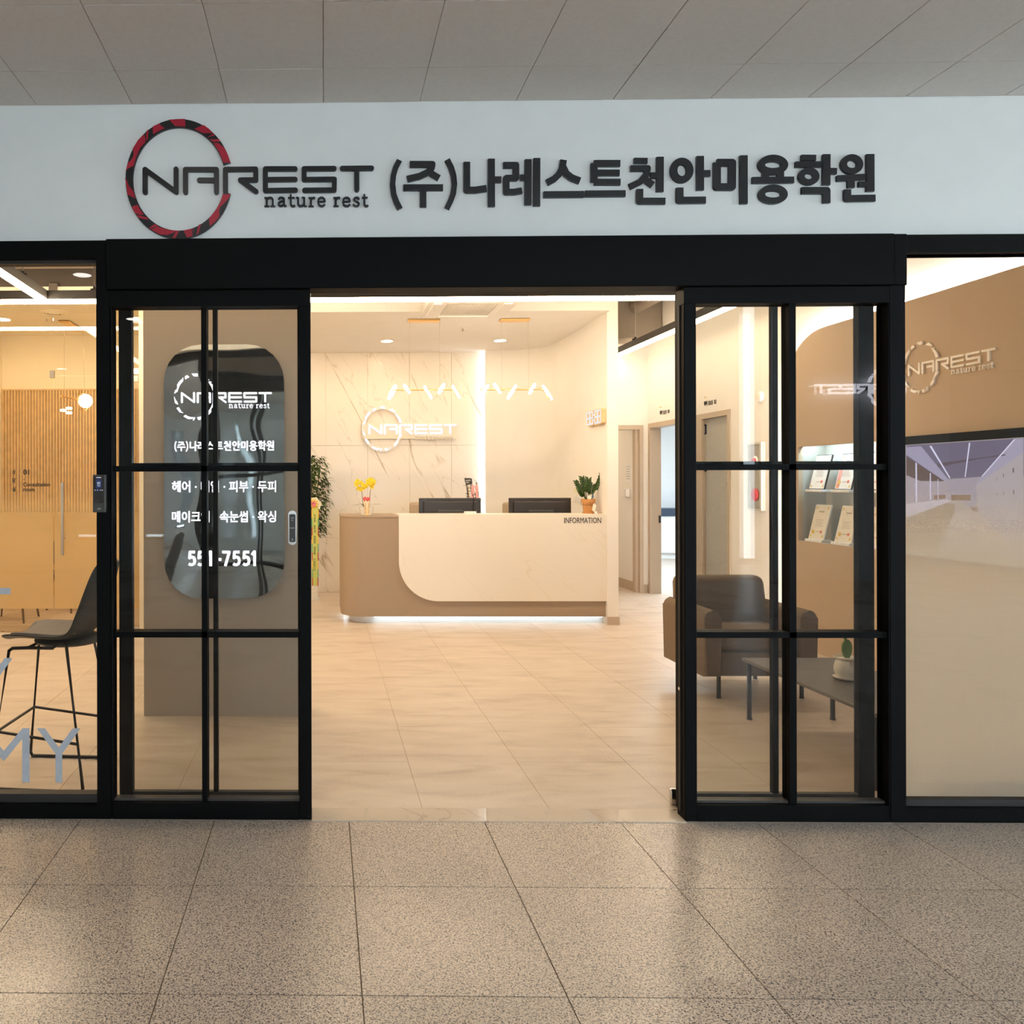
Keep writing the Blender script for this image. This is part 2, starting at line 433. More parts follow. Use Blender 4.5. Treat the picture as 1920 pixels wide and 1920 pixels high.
M_COVE2 = glow('neutral_cove_led', (1,.93,.84), 130.0)
M_RING = glow('ring_lamp', (1,.88,.70), E_RING)
M_SIGNLIT = glow('lit_sign_letter', (.88,.90,1.0), E_SIGN)
M_WALLLOGO = glow('wall_logo_letter', (.97,.97,1.0), .62)
M_OPAL = glow('opal_globe', (1,.86,.62), 5.0)
M_COOLPANEL = glow('cool_ceiling_panel', (.80,.92,1.0), 9.0)
M_MIRROR = mirror_steel()
M_SIGNBLACK = paint('black_sign_acrylic', (.012,.013,.015), .35)
M_SIGNRED = paint('crimson_sign_acrylic', (.42,.012,.035), .4)
M_CREAMSIGN = paint('cream_raised_letter', (.95,.88,.78), .5)
M_DARKTEXT = paint('dark_vinyl_lettering', (.02,.016,.013), .5)
M_GREYVINYL = paint('silver_grey_vinyl', (.50,.54,.60), .6)
M_FRAMEWIN = paint('lobby_dark_mullion', (.06,.06,.065), .5)
M_CERAMIC = paint('white_ceramic', (.80,.76,.70), .22)
M_WHITEPL = paint('white_plastic', (.80,.78,.75), .35)
M_DARKPL = paint('dark_plastic', (.030,.021,.015), .35, bump=.1)
M_FABRIC = paint('brown_grey_fabric', (.19,.135,.088), .9, var=.12, nscale=220, bump=.4, bscale=500)
M_SEATFAB = paint('taupe_seat_pad', (.26,.225,.20), .9, var=.06, nscale=200, bump=.3, bscale=500)
M_SHELL = paint('dark_olive_shell', (.035,.034,.026), .5)
M_BLKMETAL = paint('black_metal_tube', (.014,.011,.010), .4)
M_TABLETOP = paint('dark_grey_table_top', (.13,.115,.10), .42)
M_LEAF = paint('dark_green_leaf', (.035,.075,.010), .4, var=.35, nscale=25)
M_LEAF2 = paint('orchid_leaf', (.06,.10,.012), .35, var=.2)
M_LEAF3 = paint('pad_leaf', (.10,.20,.03), .5, var=.15)
M_YELLOW = paint('yellow_petal', (.86,.68,.02), .5, var=.1)
M_MAGENTA = paint('magenta_lip', (.45,.08,.12), .5)
M_STEM = paint('plant_stem', (.12,.07,.03), .6)
M_BARK = paint('bark', (.10,.07,.04), .8, var=.2)
M_SOIL = paint('potting_bark', (.13,.06,.03), .9, var=.3, nscale=80)
M_TERRA = paint('terracotta', (.58,.27,.09), .7, var=.08)
M_RIBBONY = paint('yellow_green_ribbon', (.58,.62,.16), .5)
M_RIBBONE = paint('ribbon_edge', (.80,.50,.04), .5)
M_RIBBONP = paint('pink_ribbon', (.85,.42,.40), .5)
M_RIBBONC = paint('cream_ribbon', (.88,.66,.36), .5)
M_BOWRED = paint('coral_bow', (.72,.12,.13), .5)
M_OFFCHAIR = paint('tan_chair_leather', (.44,.34,.24), .5)
M_PAPER = paint('printed_paper', (.84,.79,.68), .6)
M_PAPERW = paint('white_paper', (.85,.85,.85), .6)
M_GOLD = paint('gold_print', (.72,.50,.08), .5)
M_REDPR = paint('red_print', (.70,.16,.12), .5)
M_GREYPR = paint('grey_print', (.45,.40,.34), .6)
M_REDPL = paint('red_plastic', (.45,.03,.03), .35)
M_BOXGREY = paint('grey_metal_box', (.44,.41,.36), .45)
M_NAVY = paint('navy_worktop', (.03,.05,.09), .4)
M_KEYGREY = paint('dark_grey_housing', (.055,.050,.047), .45)
M_SCREENB = glow('keypad_screen', (.10,.13,.30), .2)
M_KEYLIT = glow('keypad_status_light', (.75,.85,1.0), .5)
M_CLOCK = glow('clock_segment', (1,.98,.95), .5)
M_TANPL = paint('tan_clock_case', (.75,.53,.28), .5)
M_BLIND = None
M_LOBBYWALL = paint('lobby_wall', (.68,.70,.70), .7, var=.04, nscale=3)

def dimming_blind(name, col, k):
    m, t, out = nt(name)
    df = N(t, 'ShaderNodeBsdfDiffuse'); df.inputs['Color'].default_value = rgba(col)
    tl = N(t, 'ShaderNodeBsdfTranslucent'); tl.inputs['Color'].default_value = rgba(col)
    mx = N(t, 'ShaderNodeMixShader'); mx.inputs[0].default_value = k
    t.links.new(df.outputs[0], mx.inputs[1]); t.links.new(tl.outputs[0], mx.inputs[2]); t.links.new(mx.outputs[0], out.inputs['Surface'])
    return m
M_BLIND = dimming_blind('dimming_blind_cloth', (.5,.54,.56), .3)
M_BLIND2 = dimming_blind('sheer_dimming_cloth', (.85,.88,.9), .5)

# ---- sign drawing data (mm from the ring centre)
SIGN_ORIGIN=(-0.6420,2.8590)
RING_PATCHES=[[(-42.0, 265.0), (28.0, 268.0), (31.0, 233.0), (-16.0, 236.0)], [(102.0, 236.0), (113.0, 239.0), (136.0, 222.0), (154.0, 203.0), (110.0, 203.0), (71.0, 223.0)], [(154.0, 200.0), (163.0, 193.0), (128.0, 185.0)], [(139.0, 175.0), (178.0, 176.0), (187.0, 165.0), (152.0, 165.0)], [(155.0, 160.0), (178.0, 157.0), (204.0, 137.0), (220.0, 106.0), (232.0, 71.0), (200.0, 71.0), (181.0, 119.0)], [(197.0, -70.0), (231.0, -70.0), (224.0, -87.0), (203.0, -110.0), (184.0, -129.0), (180.0, -145.0), (182.0, -168.0), (161.0, -193.0), (138.0, -212.0), (135.0, -177.0), (167.0, -138.0), (187.0, -100.0)], [(88.0, -207.0), (99.0, -202.0), (86.0, -247.0), (78.0, -249.0)], [(20.0, -231.0), (56.0, -223.0), (61.0, -257.0), (36.0, -262.0)], [(62.0, -220.0), (65.0, -220.0), (62.0, -251.0)], [(-11.0, -232.0), (2.0, -232.0), (-17.0, -265.0), (-30.0, -263.0)], [(-124.0, -227.0), (-95.0, -212.0), (-69.0, -221.0), (-49.0, -227.0), (-12.0, -231.0), (-20.0, -240.0), (-49.0, -250.0), (-82.0, -249.0)], [(-134.0, -218.0), (-109.0, -201.0), (-93.0, -209.0), (-130.0, -223.0)], [(-213.0, -123.0), (-185.0, -115.0), (-172.0, -139.0), (-156.0, -159.0), (-176.0, -160.0), (-198.0, -150.0)], [(-190.0, -160.0), (-156.0, -168.0), (-146.0, -170.0), (-133.0, -181.0), (-163.0, -178.0), (-182.0, -171.0)], [(-241.0, 8.0), (-235.0, -1.0), (-224.0, -29.0), (-204.0, -53.0), (-195.0, -87.0), (-230.0, -68.0)], [(-238.0, 38.0), (-228.0, 75.0), (-216.0, 83.0), (-204.0, 100.0), (-202.0, 120.0), (-207.0, 136.0), (-181.0, 177.0), (-155.0, 201.0), (-150.0, 184.0), (-151.0, 164.0), (-172.0, 142.0), (-191.0, 100.0), (-203.0, 60.0), (-227.0, 49.0)], [(-146.0, 213.0), (-136.0, 222.0), (-138.0, 180.0), (-146.0, 172.0)], [(-116.0, 235.0), (-87.0, 249.0), (-77.0, 236.0), (-63.0, 228.0), (-90.0, 215.0), (-115.0, 201.0)]]
RING=(0.0,0.0,239.1,268.1,206.3,231.0,72.0,-68.0)
LOGO_W=21.9
LOGO=[('N', [[(-152.0, -57.0), (-152.0, 45.0), (-13.0, -57.0), (-13.0, 45.0)]]), ('A', [[(29.0, -58.0), (29.0, 43.0), (168.0, 42.0), (168.0, -59.0)], [(92.0, -5.0), (168.0, -6.0)]]), ('R', [[(208.0, -58.0), (208.0, 42.0), (344.0, 42.0), (344.0, -6.0), (275.0, -6.0), (345.0, -58.0)]]), ('E', [[(520.0, 42.0), (387.0, 43.0), (387.0, -54.0), (521.0, -53.0)], [(387.0, -5.0), (520.0, -5.0)]]), ('S', [[(694.0, 42.0), (560.0, 42.0), (560.0, -6.0), (695.0, -6.0), (694.0, -54.0), (562.0, -54.0)]]), ('T', [[(730.0, 42.0), (861.0, 42.0)], [(795.0, 42.0), (795.0, -53.0)]])]
TAGLINE=[('n', 381.0, 432.0, -126.0), ('a', 439.0, 481.0, -126.0), ('t', 486.0, 519.0, -127.0), ('u', 520.0, 573.0, -127.0), ('r', 578.0, 613.0, -128.0), ('e', 617.0, 657.0, -128.0), ('r', 689.0, 724.0, -128.0), ('e', 728.0, 769.0, -129.0), ('s', 775.0, 810.0, -129.0), ('t', 816.0, 845.0, -129.0)]
TAG_XH=43.3
HANGUL=[('(', [('s', 23.8, [(985.0, 76.0), (968.0, 44.0), (958.0, 9.0), (954.0, -30.0), (959.0, -75.0), (971.0, -109.0), (987.0, -140.0)])]), ('주', [('s', 28.2, [(1031.0, 58.0), (1131.0, 57.0), (1128.0, 40.0), (1110.0, 21.0), (1073.0, 4.0), (1019.0, -8.0)]), ('s', 27.2, [(1117.0, 23.0), (1137.0, 9.0), (1161.0, -5.0)]), ('s', 27.7, [(1002.0, -46.0), (1178.0, -47.0)]), ('s', 27.7, [(1090.0, -46.0), (1090.0, -134.0)])]), (')', [('s', 23.8, [(1197.0, 77.0), (1214.0, 44.0), (1225.0, 7.0), (1229.0, -32.0), (1224.0, -74.0), (1211.0, -109.0), (1195.0, -141.0)])]), ('나', [('s', 28.7, [(1284.0, 66.0), (1284.0, -59.0), (1321.0, -59.0), (1371.0, -52.0)]), ('s', 29.7, [(1393.0, 79.0), (1393.0, -134.0)]), ('s', 27.7, [(1408.0, -14.0), (1436.0, -14.0)])]), ('레', [('s', 27.2, [(1446.0, 50.0), (1502.0, 50.0), (1502.0, -7.0), (1459.0, -7.0), (1459.0, -69.0), (1493.0, -69.0), (1528.0, -63.0)]), ('s', 28.7, [(1556.0, 75.0), (1555.0, -127.0)]), ('s', 25.7, [(1520.0, -6.0), (1556.0, -6.0)]), ('s', 29.7, [(1594.0, 80.0), (1593.0, -133.0)])]), ('스', [('s', 28.7, [(1712.0, 71.0), (1706.0, 34.0), (1692.0, 8.0), (1670.0, -13.0), (1639.0, -29.0)]), ('s', 28.7, [(1709.0, 42.0), (1724.0, 11.0), (1748.0, -8.0), (1784.0, -22.0)]), ('s', 28.2, [(1624.0, -82.0), (1802.0, -82.0)])]), ('트', [('s', 29.7, [(1847.0, 55.0), (1847.0, -28.0)]), ('s', 28.2, [(1847.0, 55.0), (1962.0, 54.0)]), ('s', 26.7, [(1847.0, 13.0), (1959.0, 12.0)]), ('s', 27.7, [(1847.0, -28.0), (1963.0, -29.0)]), ('s', 28.2, [(1807.0, -80.0), (1985.0, -80.0)])]), ('천', [('s', 24.8, [(2023.0, 65.0), (2082.0, 64.0)]), ('s', 26.7, [(2008.0, 31.0), (2083.0, 31.0), (2078.0, 4.0), (2052.0, -28.0), (2004.0, -50.0)]), ('s', 27.7, [(2061.0, -11.0), (2106.0, -43.0)]), ('s', 30.7, [(2138.0, 81.0), (2137.0, -74.0)]), ('s', 25.7, [(2096.0, -1.0), (2138.0, -1.0)]), ('s', 28.7, [(2048.0, -61.0), (2048.0, -114.0), (2160.0, -115.0)])]), ('안', [('o', 2233.0, 20.0, 35.5, 40.6, 30.4), ('s', 31.5, [(2314.0, 83.0), (2314.0, -68.0)]), ('s', 28.4, [(2314.0, 6.0), (2358.0, 6.0)]), ('s', 30.4, [(2224.0, -56.0), (2224.0, -112.0), (2338.0, -112.0)])]), ('미', [('s', 31.5, [(2388.0, 54.0), (2455.0, 53.0), (2454.0, -55.0), (2388.0, -54.0), (2388.0, 54.0)]), ('s', 32.5, [(2505.0, 84.0), (2505.0, -130.0)])]), ('용', [('o', 2633.0, 41.0, 50.7, 29.4, 30.4), ('s', 29.4, [(2601.0, 19.0), (2601.0, -24.0)]), ('s', 29.4, [(2666.0, 18.0), (2666.0, -24.0)]), ('s', 28.4, [(2543.0, -26.0), (2725.0, -26.0)]), ('o', 2633.0, -89.0, 49.7, 28.9, 28.4)]), ('학', [('s', 25.4, [(2758.0, 72.0), (2821.0, 71.0)]), ('s', 25.4, [(2732.0, 42.0), (2847.0, 42.0)]), ('o', 2790.0, -11.0, 32.5, 25.9, 26.4), ('s', 32.5, [(2868.0, 86.0), (2867.0, -50.0)]), ('s', 27.4, [(2868.0, 12.0), (2912.0, 11.0)]), ('s', 30.4, [(2759.0, -73.0), (2868.0, -74.0), (2868.0, -129.0)])]), ('원', [('o', 2978.0, 41.0, 35.5, 30.4, 26.9), ('s', 26.4, [(2913.0, -21.0), (3038.0, -15.0)]), ('s', 29.4, [(2975.0, -22.0), (2975.0, -63.0)]), ('s', 24.4, [(3008.0, -47.0), (3059.0, -48.0)]), ('s', 33.5, [(3059.0, 85.0), (3059.0, -80.0)]), ('s', 29.4, [(2959.0, -70.0), (2959.0, -110.0), (3080.0, -109.0)])])]
TV_PICTURE=[((0.2, 0.17, 0.24), [(5.594, 1.763), (4.667, 1.762), (4.667, 1.532), (5.595, 1.506)]), ((0.42, 0.38, 0.52), [(5.594, 1.751), (5.457, 1.751), (5.223, 1.513), (5.249, 1.497), (5.594, 1.694)]), ((0.16, 0.11, 0.1), [(5.594, 1.683), (5.249, 1.497), (5.465, 1.503), (5.595, 1.546)]), ((0.45, 0.38, 0.42), [(5.595, 1.546), (5.465, 1.503), (5.249, 1.5), (5.198, 1.505), (5.198, 1.378), (5.596, 1.335)]), ((0.42, 0.37, 0.43), [(5.236, 1.513), (4.967, 1.529), (4.978, 1.479), (5.002, 1.342), (5.038, 1.33), (5.198, 1.378), (5.223, 1.484)]), ((0.44, 0.4, 0.52), [(4.967, 1.527), (4.729, 1.761), (4.669, 1.759), (4.669, 1.677), (5.002, 1.474)]), ((0.5, 0.44, 0.46), [(5.002, 1.474), (4.669, 1.677), (4.671, 0.963), (4.991, 1.296)]), ((0.62, 0.55, 0.62), [(5.596, 1.335), (5.243, 1.377), (5.198, 1.368), (5.596, 1.233)]), ((0.4, 0.3, 0.22), [(5.596, 1.227), (5.249, 1.345), (5.173, 1.347), (5.173, 1.284), (5.29, 0.999), (5.597, 0.999)]), ((0.55, 0.47, 0.42), [(5.173, 1.289), (5.038, 1.31), (4.985, 1.292), (4.673, 1.048), (5.303, 1.031)]), ((0.3, 0.2, 0.14), [(5.198, 1.407), (5.044, 1.41), (5.044, 1.371), (5.198, 1.37)]), ((0.3, 0.2, 0.14), [(5.345, 1.402), (5.246, 1.407), (5.246, 1.38), (5.345, 1.372)]), ((0.36, 0.26, 0.2), [(5.038, 1.33), (4.988, 1.33), (4.988, 1.292), (5.038, 1.31)]), ((0.15, 0.11, 0.13), [(5.314, 1.624), (4.864, 1.662), (4.787, 1.669), (4.793, 1.66), (4.972, 1.646), (5.308, 1.597)]), ((0.8, 0.78, 1.0), [(5.381, 1.748), (5.364, 1.75), (5.203, 1.522), (5.213, 1.521)]), ((0.8, 0.78, 1.0), [(5.056, 1.754), (5.045, 1.753), (5.082, 1.528), (5.09, 1.528)]), ((0.8, 0.78, 1.0), [(4.734, 1.756), (4.718, 1.759), (4.952, 1.532), (4.962, 1.531)]), ((0.72, 0.7, 0.9), [(5.507, 1.635), (5.493, 1.629), (5.49, 1.355), (5.505, 1.349)]), ((0.7, 0.68, 0.88), [(5.378, 1.56), (5.368, 1.556), (5.367, 1.369), (5.378, 1.368)]), ((0.68, 0.66, 0.84), [(5.311, 1.516), (5.305, 1.514), (5.303, 1.376), (5.31, 1.375)]), ((0.17, 0.12, 0.14), [(4.739, 1.581), (4.73, 1.583), (4.73, 1.554), (4.739, 1.552)]), ((0.22, 0.17, 0.18), [(4.805, 1.548), (4.799, 1.549), (4.799, 1.526), (4.805, 1.523)]), ((0.25, 0.2, 0.2), [(4.851, 1.524), (4.847, 1.525), (4.847, 1.504), (4.851, 1.503)]), ((0.22, 0.17, 0.18), [(4.735, 1.444), (4.728, 1.445), (4.728, 1.417), (4.735, 1.415)]), ((0.25, 0.2, 0.2), [(4.803, 1.433), (4.798, 1.434), (4.798, 1.414), (4.803, 1.411)]), ((0.28, 0.22, 0.2), [(4.849, 1.428), (4.845, 1.428), (4.845, 1.411), (4.849, 1.409)])]

# ================================================================== THE SETTING
# ---- lobby floor: granite slabs
lobby_floor = shell('floor')
struct('bed', B().box(-7, 10.5, -7, 3.355, -.12, -.006), M_GGROUT, lobby_floor)
GX0, GY0, GS = -.487, 2.808, .5975
_t = None
for j in range(-1, 3):
    y0 = GY0 - GS*j - GS; y1 = y0 + GS
    if j == -1: y1 = 3.353
    for i in range(-6, 9):
        x0 = GX0 + GS*i
        struct('tile', B().box(x0+.002, x0+GS-.002, y0+.002, y1-.002, -.02, 0), M_GRANITE, lobby_floor)
yl = GY0-GS*3
struct('far_slab', B().box(-7, 10.5, -7, yl, -.02, 0), M_GRANITE, lobby_floor)
struct('side_slab', B().box(-7, GX0-GS*6-.003, yl, 3.353, -.02, 0), M_GRANITE, lobby_floor)
struct('side_slab', B().box(GX0+GS*9+.003, 10.5, yl, 3.353, -.02, 0), M_GRANITE, lobby_floor)

# ---- interior floor: beige stone tiles
shop_floor = shell('floor')
struct('bed', B().box(-5.4, 8.2, 3.355, 15.6, -.12, -.003), M_SGROUT, shop_floor)
SX0, SS, SY0, SYS = .452, .583, 3.482, 1.166
for i in range(-10, 8):
    for j in range(0, 8):
        x0 = SX0+SS*i; y0 = SY0+SYS*j+(-.583 if i % 2 else 0); y1 = y0+SYS
        y0 = max(y0, SY0)
        if j == 7: y1 = min(y1, SY0+8*SYS)
        struct('tile', B().box(x0+.0012, x0+SS-.0012, y0+.0012, y1-.0012, -.02, 0), M_STONE, shop_floor)
struct('far_slab', B().box(-5.3, 8.1, 12.2, 15.5, -.021, -.0005), M_STONE, shop_floor)
struct('far_slab', B().box(SX0+SS*8+.001, 8.1, 7, 12.2, -.021, -.0005), M_STONE, shop_floor)
struct('trim_1', B().rbox(-.055, 1.597, 3.345, 3.478, -.02, .004, .002, 1), M_THRESH)   # polished door sill

# ---- lobby ceiling
lobby_ceiling = shell('ceiling')
CX, CS, CZ = .004, .4315, 3.21
struct('backing', B().box(-7, 10.5, 2.2, 3.40, CZ+.006, CZ+.08), M_CEILTILE, lobby_ceiling)
for i in range(-8, 11):
    for y0, y1 in ((3.118, 3.398), (2.688, 3.118), (2.258, 2.688)):
        x0 = CX+CS*i; dz = random.uniform(-.0008, .0008)
        struct('ceiling_tile', B().rbox(x0+.0012, x0+CS-.0012, y0+.001, y1-.001, CZ+dz, CZ+.012, .0015, 1), M_CEILTILE, lobby_ceiling)
struct('far_ceiling', B().box(-7, 2.2, -7, 2.256, CZ, CZ+.08), M_CEILTILE, lobby_ceiling)
struct('far_ceiling', B().box(2.2, 10.5, -.2, 2.256, CZ, CZ+.08), M_CEILTILE, lobby_ceiling)
struct('side_ceiling', B().box(-7, CX-CS*8, 2.256, 3.398, CZ, CZ+.01), M_CEILTILE, lobby_ceiling)
struct('side_ceiling', B().box(CX+CS*11, 10.5, 2.256, 3.398, CZ, CZ+.01), M_CEILTILE, lobby_ceiling)
struct('roof', B().box(2.2, 10.5, -7, -.2, 6.0, 6.1), M_CEILTILE, lobby_ceiling)

# ---- lobby walls behind the camera, with tall windows
struct('wall_lobby_left', B().box(-7.1, -7, -7, -4.2, 0, 6), M_LOBBYWALL)
struct('wall_lobby_left', B().box(-7.1, -7, -2.6, 3.4, 0, 6), M_LOBBYWALL)
struct('wall_lobby_left_sill', B().box(-7.1, -7, -4.2, -2.6, 0, .46), M_LOBBYWALL)
struct('wall_lobby_left_head', B().box(-7.1, -7, -4.2, -2.6, 2.6, 6), M_LOBBYWALL)
wl = shell('wall_lobby_upper')
struct('bulkhead', B().box(2.2, 10.5, -.3, -.2, CZ+.08, 6), M_LOBBYWALL, wl)
struct('bulkhead', B().box(2.1, 2.2, -7, -.2, CZ+.08, 6), M_LOBBYWALL, wl)
wb = shell('wall_lobby_back')
WIN = [(-4.55,-4.15,.46,2.6),(-3.3,-2.92,.46,2.6),(-1.86,-1.60,.46,2.6),(.1,2.0,.46,2.9),(3.0,5.2,.05,5.7),(7.58,7.90,.05,5.7)]  # the two wide windows are added out of view for daylight
x = -7
for x0, x1, z0, z1 in WIN:
    struct('pier', B().box(x, x0, -7.1, -7, 0, 6), M_LOBBYWALL, wb)
    struct('sill', B().box(x0, x1, -7.1, -7, 0, z0), M_LOBBYWALL, wb)
    struct('head', B().box(x0, x1, -7.1, -7, z1, 6), M_LOBBYWALL, wb)
    x = x1
struct('pier', B().box(x, 10.5, -7.1, -7, 0, 6), M_LOBBYWALL, wb)
def lobby_window(n, x0, x1, z0, z1, nx, zs, fr=FB_, O=(0,-7.05,0)):
    w = shell('window_%d' % n)
    for k in range(nx+1):
        x = x0+(x1-x0)*k/nx
        struct('mullion', B().prism([(x-.025,z0),(x+.025,z0),(x+.025,z1),(x-.025,z1)], -.06, .06, fr, O), M_FRAMEWIN, w)
    for z in (z0+.025, *zs, z1-.025): struct('transom', B().prism([(x0,z-.025),(x1,z-.025),(x1,z+.025),(x0,z+.025)], -.05, .05, fr, O), M_FRAMEWIN, w)
    struct('pane', B().prism([(x0,z0),(x1,z0),(x1,z1),(x0,z1)], -.005, .005, fr, O), M_THINGLASS, w)
for i, (x0, x1, z0, z1) in enumerate(WIN):
    lobby_window(6+i, -x1, -x0, z0, z1, max(1, round((x1-x0)/.75)), ((1.1, 2.0) if z1 < 3 else (1.1, 2.4, 4.0)) if i < 5 else ())
for x0, x1, z0, z1 in WIN[:2]: struct('dimming_blind', B().box(x0-.04, x1+.04, -6.97, -6.965, z0+.1, z1+.05), M_BLIND, wb)  # blinds added to dim these windows in the reflections
struct('dimming_blind', B().box(WIN[2][0]-.02, WIN[2][1]+.02, -6.97, -6.965, WIN[2][2], WIN[2][3]+.05), M_BLIND2, wb)  # sheer cloth added to dim the narrow window's bright reflection
struct('wall_lobby_right_sill', B().box(10.5, 10.6, -7, 3.4, 0, .3), M_LOBBYWALL)
struct('wall_lobby_right_head', B().box(10.5, 10.6, -7, 3.4, 3.0, 6), M_LOBBYWALL)
struct('wall_lobby_right', B().box(10.5, 10.6, -7, -2.0, .3, 3.0), M_LOBBYWALL)
lobby_window(13, -4.2, -2.6, .46, 2.6, 2, (1.1, 2.0), (Vector((0,1,0)), Vector((0,0,1)), Vector((1,0,0))), (-7.05,0,0))  # unseen left window, added to bring more light to the back of the lobby
lobby_window(12, -3.3, 2.0, .3, 3.0, 5, (1.1, 2.2), FX_, (10.55,0,0))

# ---- sign fascia wall above the storefront
struct('wall_front', B().box(-5.4, 8.2, 3.40, 3.55, 2.58, 4.2), M_FASCIA)
struct('wall_front_left', B().box(-7, -3.1, 3.38, 3.55, 0, 2.58), M_FASCIA)
struct('wall_front_right', B().box(4.4, 10.5, 3.38, 3.55, 0, 2.58), M_FASCIA)
struct('wall_front_top', B().box(8.2, 10.5, 3.40, 3.55, 2.58, 4.2), M_FASCIA)
struct('wall_front_top', B().box(-7, -5.4, 3.40, 3.55, 2.58, 4.2), M_FASCIA)

# ---- black storefront
head = shell('trim_2')
struct('header', B().box(-3.1, 4.4, 3.36, 3.44, 2.505, 2.585), M_BLACK, head)
struct('cover_box', B().rbox(-.965, 2.505, 3.345, 3.44, 2.362, 2.587, .003, 1), M_BLACK, head)
struct('cover_box', B().rbox(2.508, 2.565, 3.352, 3.44, 2.362, 2.587, .003, 1), M_BLACK, head)
struct('transom_rail', B().box(-.951, -.055, 3.361, 3.434, 2.288, 2.359), M_BLACK, head)
struct('transom_rail', B().box(1.595, 2.495, 3.361, 3.434, 2.288, 2.359), M_BLACK, head)
struct('track', B().box(-.96, 2.5, 3.44, 3.50, 2.39, 2.50), M_RUBBER, head)
struct('upper_panel', B().box(-1.013, 2.561, 3.44, 3.47, 2.38, 2.60), M_BLACK, head)

def fixed_window(n, x0, x1, post0, post1, zt, zb):
    w = shell('window_%d' % n)
    struct('stile', B().box(x0, x0+post0, 3.36, 3.44, 0, 2.505), M_BLACK, w)
    struct('stile', B().box(x1-post1, x1, 3.36, 3.44, 0, 2.505), M_BLACK, w)
    struct('sill_rail', B().box(x0+post0, x1-post1, 3.36, 3.44, 0, .062), M_BLACK, w)
    struct('sill_bead', B().box(x0+post0, x1-post1, 3.385, 3.435, .062, zb), M_RUBBER, w)
    struct('head_bead', B().box(x0+post0, x1-post1, 3.385, 3.435, zt, 2.505), M_RUBBER, w)
    struct('pane', B().box(x0+post0, x1-post1, 3.405, 3.415, zb-.005, zt+.005), M_GLASS, w)
    return w
win_l = fixed_window(1, -3.1, -.951, .062, .062, 2.49, .10)
win_r = fixed_window(2, 2.495, 4.4, .066, .05, 2.51, .09)
struct('frost_film', B().box(2.563, 4.348, 3.4165, 3.4172, .092, 2.0), film('gradient_frost_film', (.88,.80,.68), 0.82, 1.62, .92, 130), win_r)

def sidelight(n, x0, x1, mx0, mx1, s0, s1):
    w = shell('window_%d' % n)
    struct('stile', B().rbox(x0, x0+s0, 3.36, 3.435, 0, 2.288, .003, 1), M_BLACK, w)
    struct('stile', B().rbox(x1-s1, x1, 3.36, 3.435, 0, 2.288, .003, 1), M_BLACK, w)
    struct('bottom_rail', B().box(x0+s0, x1-s1, 3.36, 3.435, 0, .072), M_BLACK, w)
    struct('muntin', B().box(mx0, mx1, 3.372, 3.43, .072, 2.288), M_BLACK, w)
    struct('muntin', B().box(x0+s0, x1-s1, 3.372, 3.43, 1.552, 1.577), M_BLACK, w)
    struct('muntin', B().box(x0+s0, x1-s1, 3.372, 3.43, .808, .834), M_BLACK, w)
    struct('bead', B().box(x0+s0, x1-s1, 3.385, 3.425, .072, .082), M_KEYGREY, w)
    zs = (.072, .808, .834, 1.552, 1.577, 2.288)
    for a, b in ((x0+s0, mx0), (mx1, x1-s1)):
        for k in (0, 2, 4):
            struct('pane', B().box(a, b, 3.398, 3.406, zs[k], zs[k+1]), M_DOORGLASS, w)
    return w
side_l = sidelight(3, -.951, -.055, -.545, -.521, .008, .054)
side_r = sidelight(4, 1.595, 2.495, 2.062, 2.092, .054, .008)
struct('jamb_seal', B().box(1.590, 1.598, 3.395, 3.41, .03, 2.288), M_RUBBER, side_r)

def sliding_door(n, x0, x1, mx0, mx1, sl, sr):
    d = shell('door_%d' % n)
    y0, y1 = 3.447, 3.487
    struct('stile', B().rbox(x0, x0+sl, y0, y1, .012, 2.36, .003, 1), M_BLACK, d)
    struct('stile', B().rbox(x1-sr, x1, y0, y1, .012, 2.36, .003, 1), M_BLACK, d)
    struct('bottom_rail', B().box(x0+sl, x1-sr, y0, y1, .012, .055), M_BLACK, d)
    struct('bottom_bead', B().box(x0+sl, x1-sr, y0+.008, y1-.008, .055, .085), M_KEYGREY, d)
    struct('top_rail', B().box(x0+sl, x1-sr, y0, y1, 2.30, 2.36), M_BLACK, d)
    struct('muntin', B().box(mx0, mx1, y0+.006, y1-.006, .085, 2.30), M_BLACK, d)
    for z in (.806, 1.572): struct('muntin', B().box(x0+sl, x1-sr, y0+.006, y1-.006, z, z+.02), M_BLACK, d)
    zs = (.085, .806, .826, 1.572, 1.592, 2.30)
    for a, b in ((x0+sl, mx0), (mx1, x1-sr)):
        for k in (0, 2, 4):
            struct('pane', B().box(a, b, 3.463, 3.471, zs[k], zs[k+1]), M_DOORGLASS, d)
    return d
sliding_door(1, -.937, -.062, -.505, -.484, .061, .055)
dr = sliding_door(2, 1.612, 2.489, 2.037, 2.061, .055, .069)

# ---- letters stuck on the left display window
for row, (right, z) in enumerate(((-1.419, .780), (-1.410, .462), (-1.101, .144))):
    word = ('NAREST', 'BEAUTY', 'ACADEMY')[row]
    x = right
    for ch in word[::-1]:
        w = {'M': .235, 'A': .19, 'C': .19, 'D': .19, 'E': .15, 'T': .17, 'Y': .199, 'S': .17, 'R': .17, 'N': .19, 'B': .17, 'U': .18}[ch]
        text('vinyl_letter', ch, M_GREYVINYL, FY_, (x, 3.4045, z), width=w, height=.246, depth=.0008, offset=-.004, parent=win_l, align='R')
        x -= w+.034

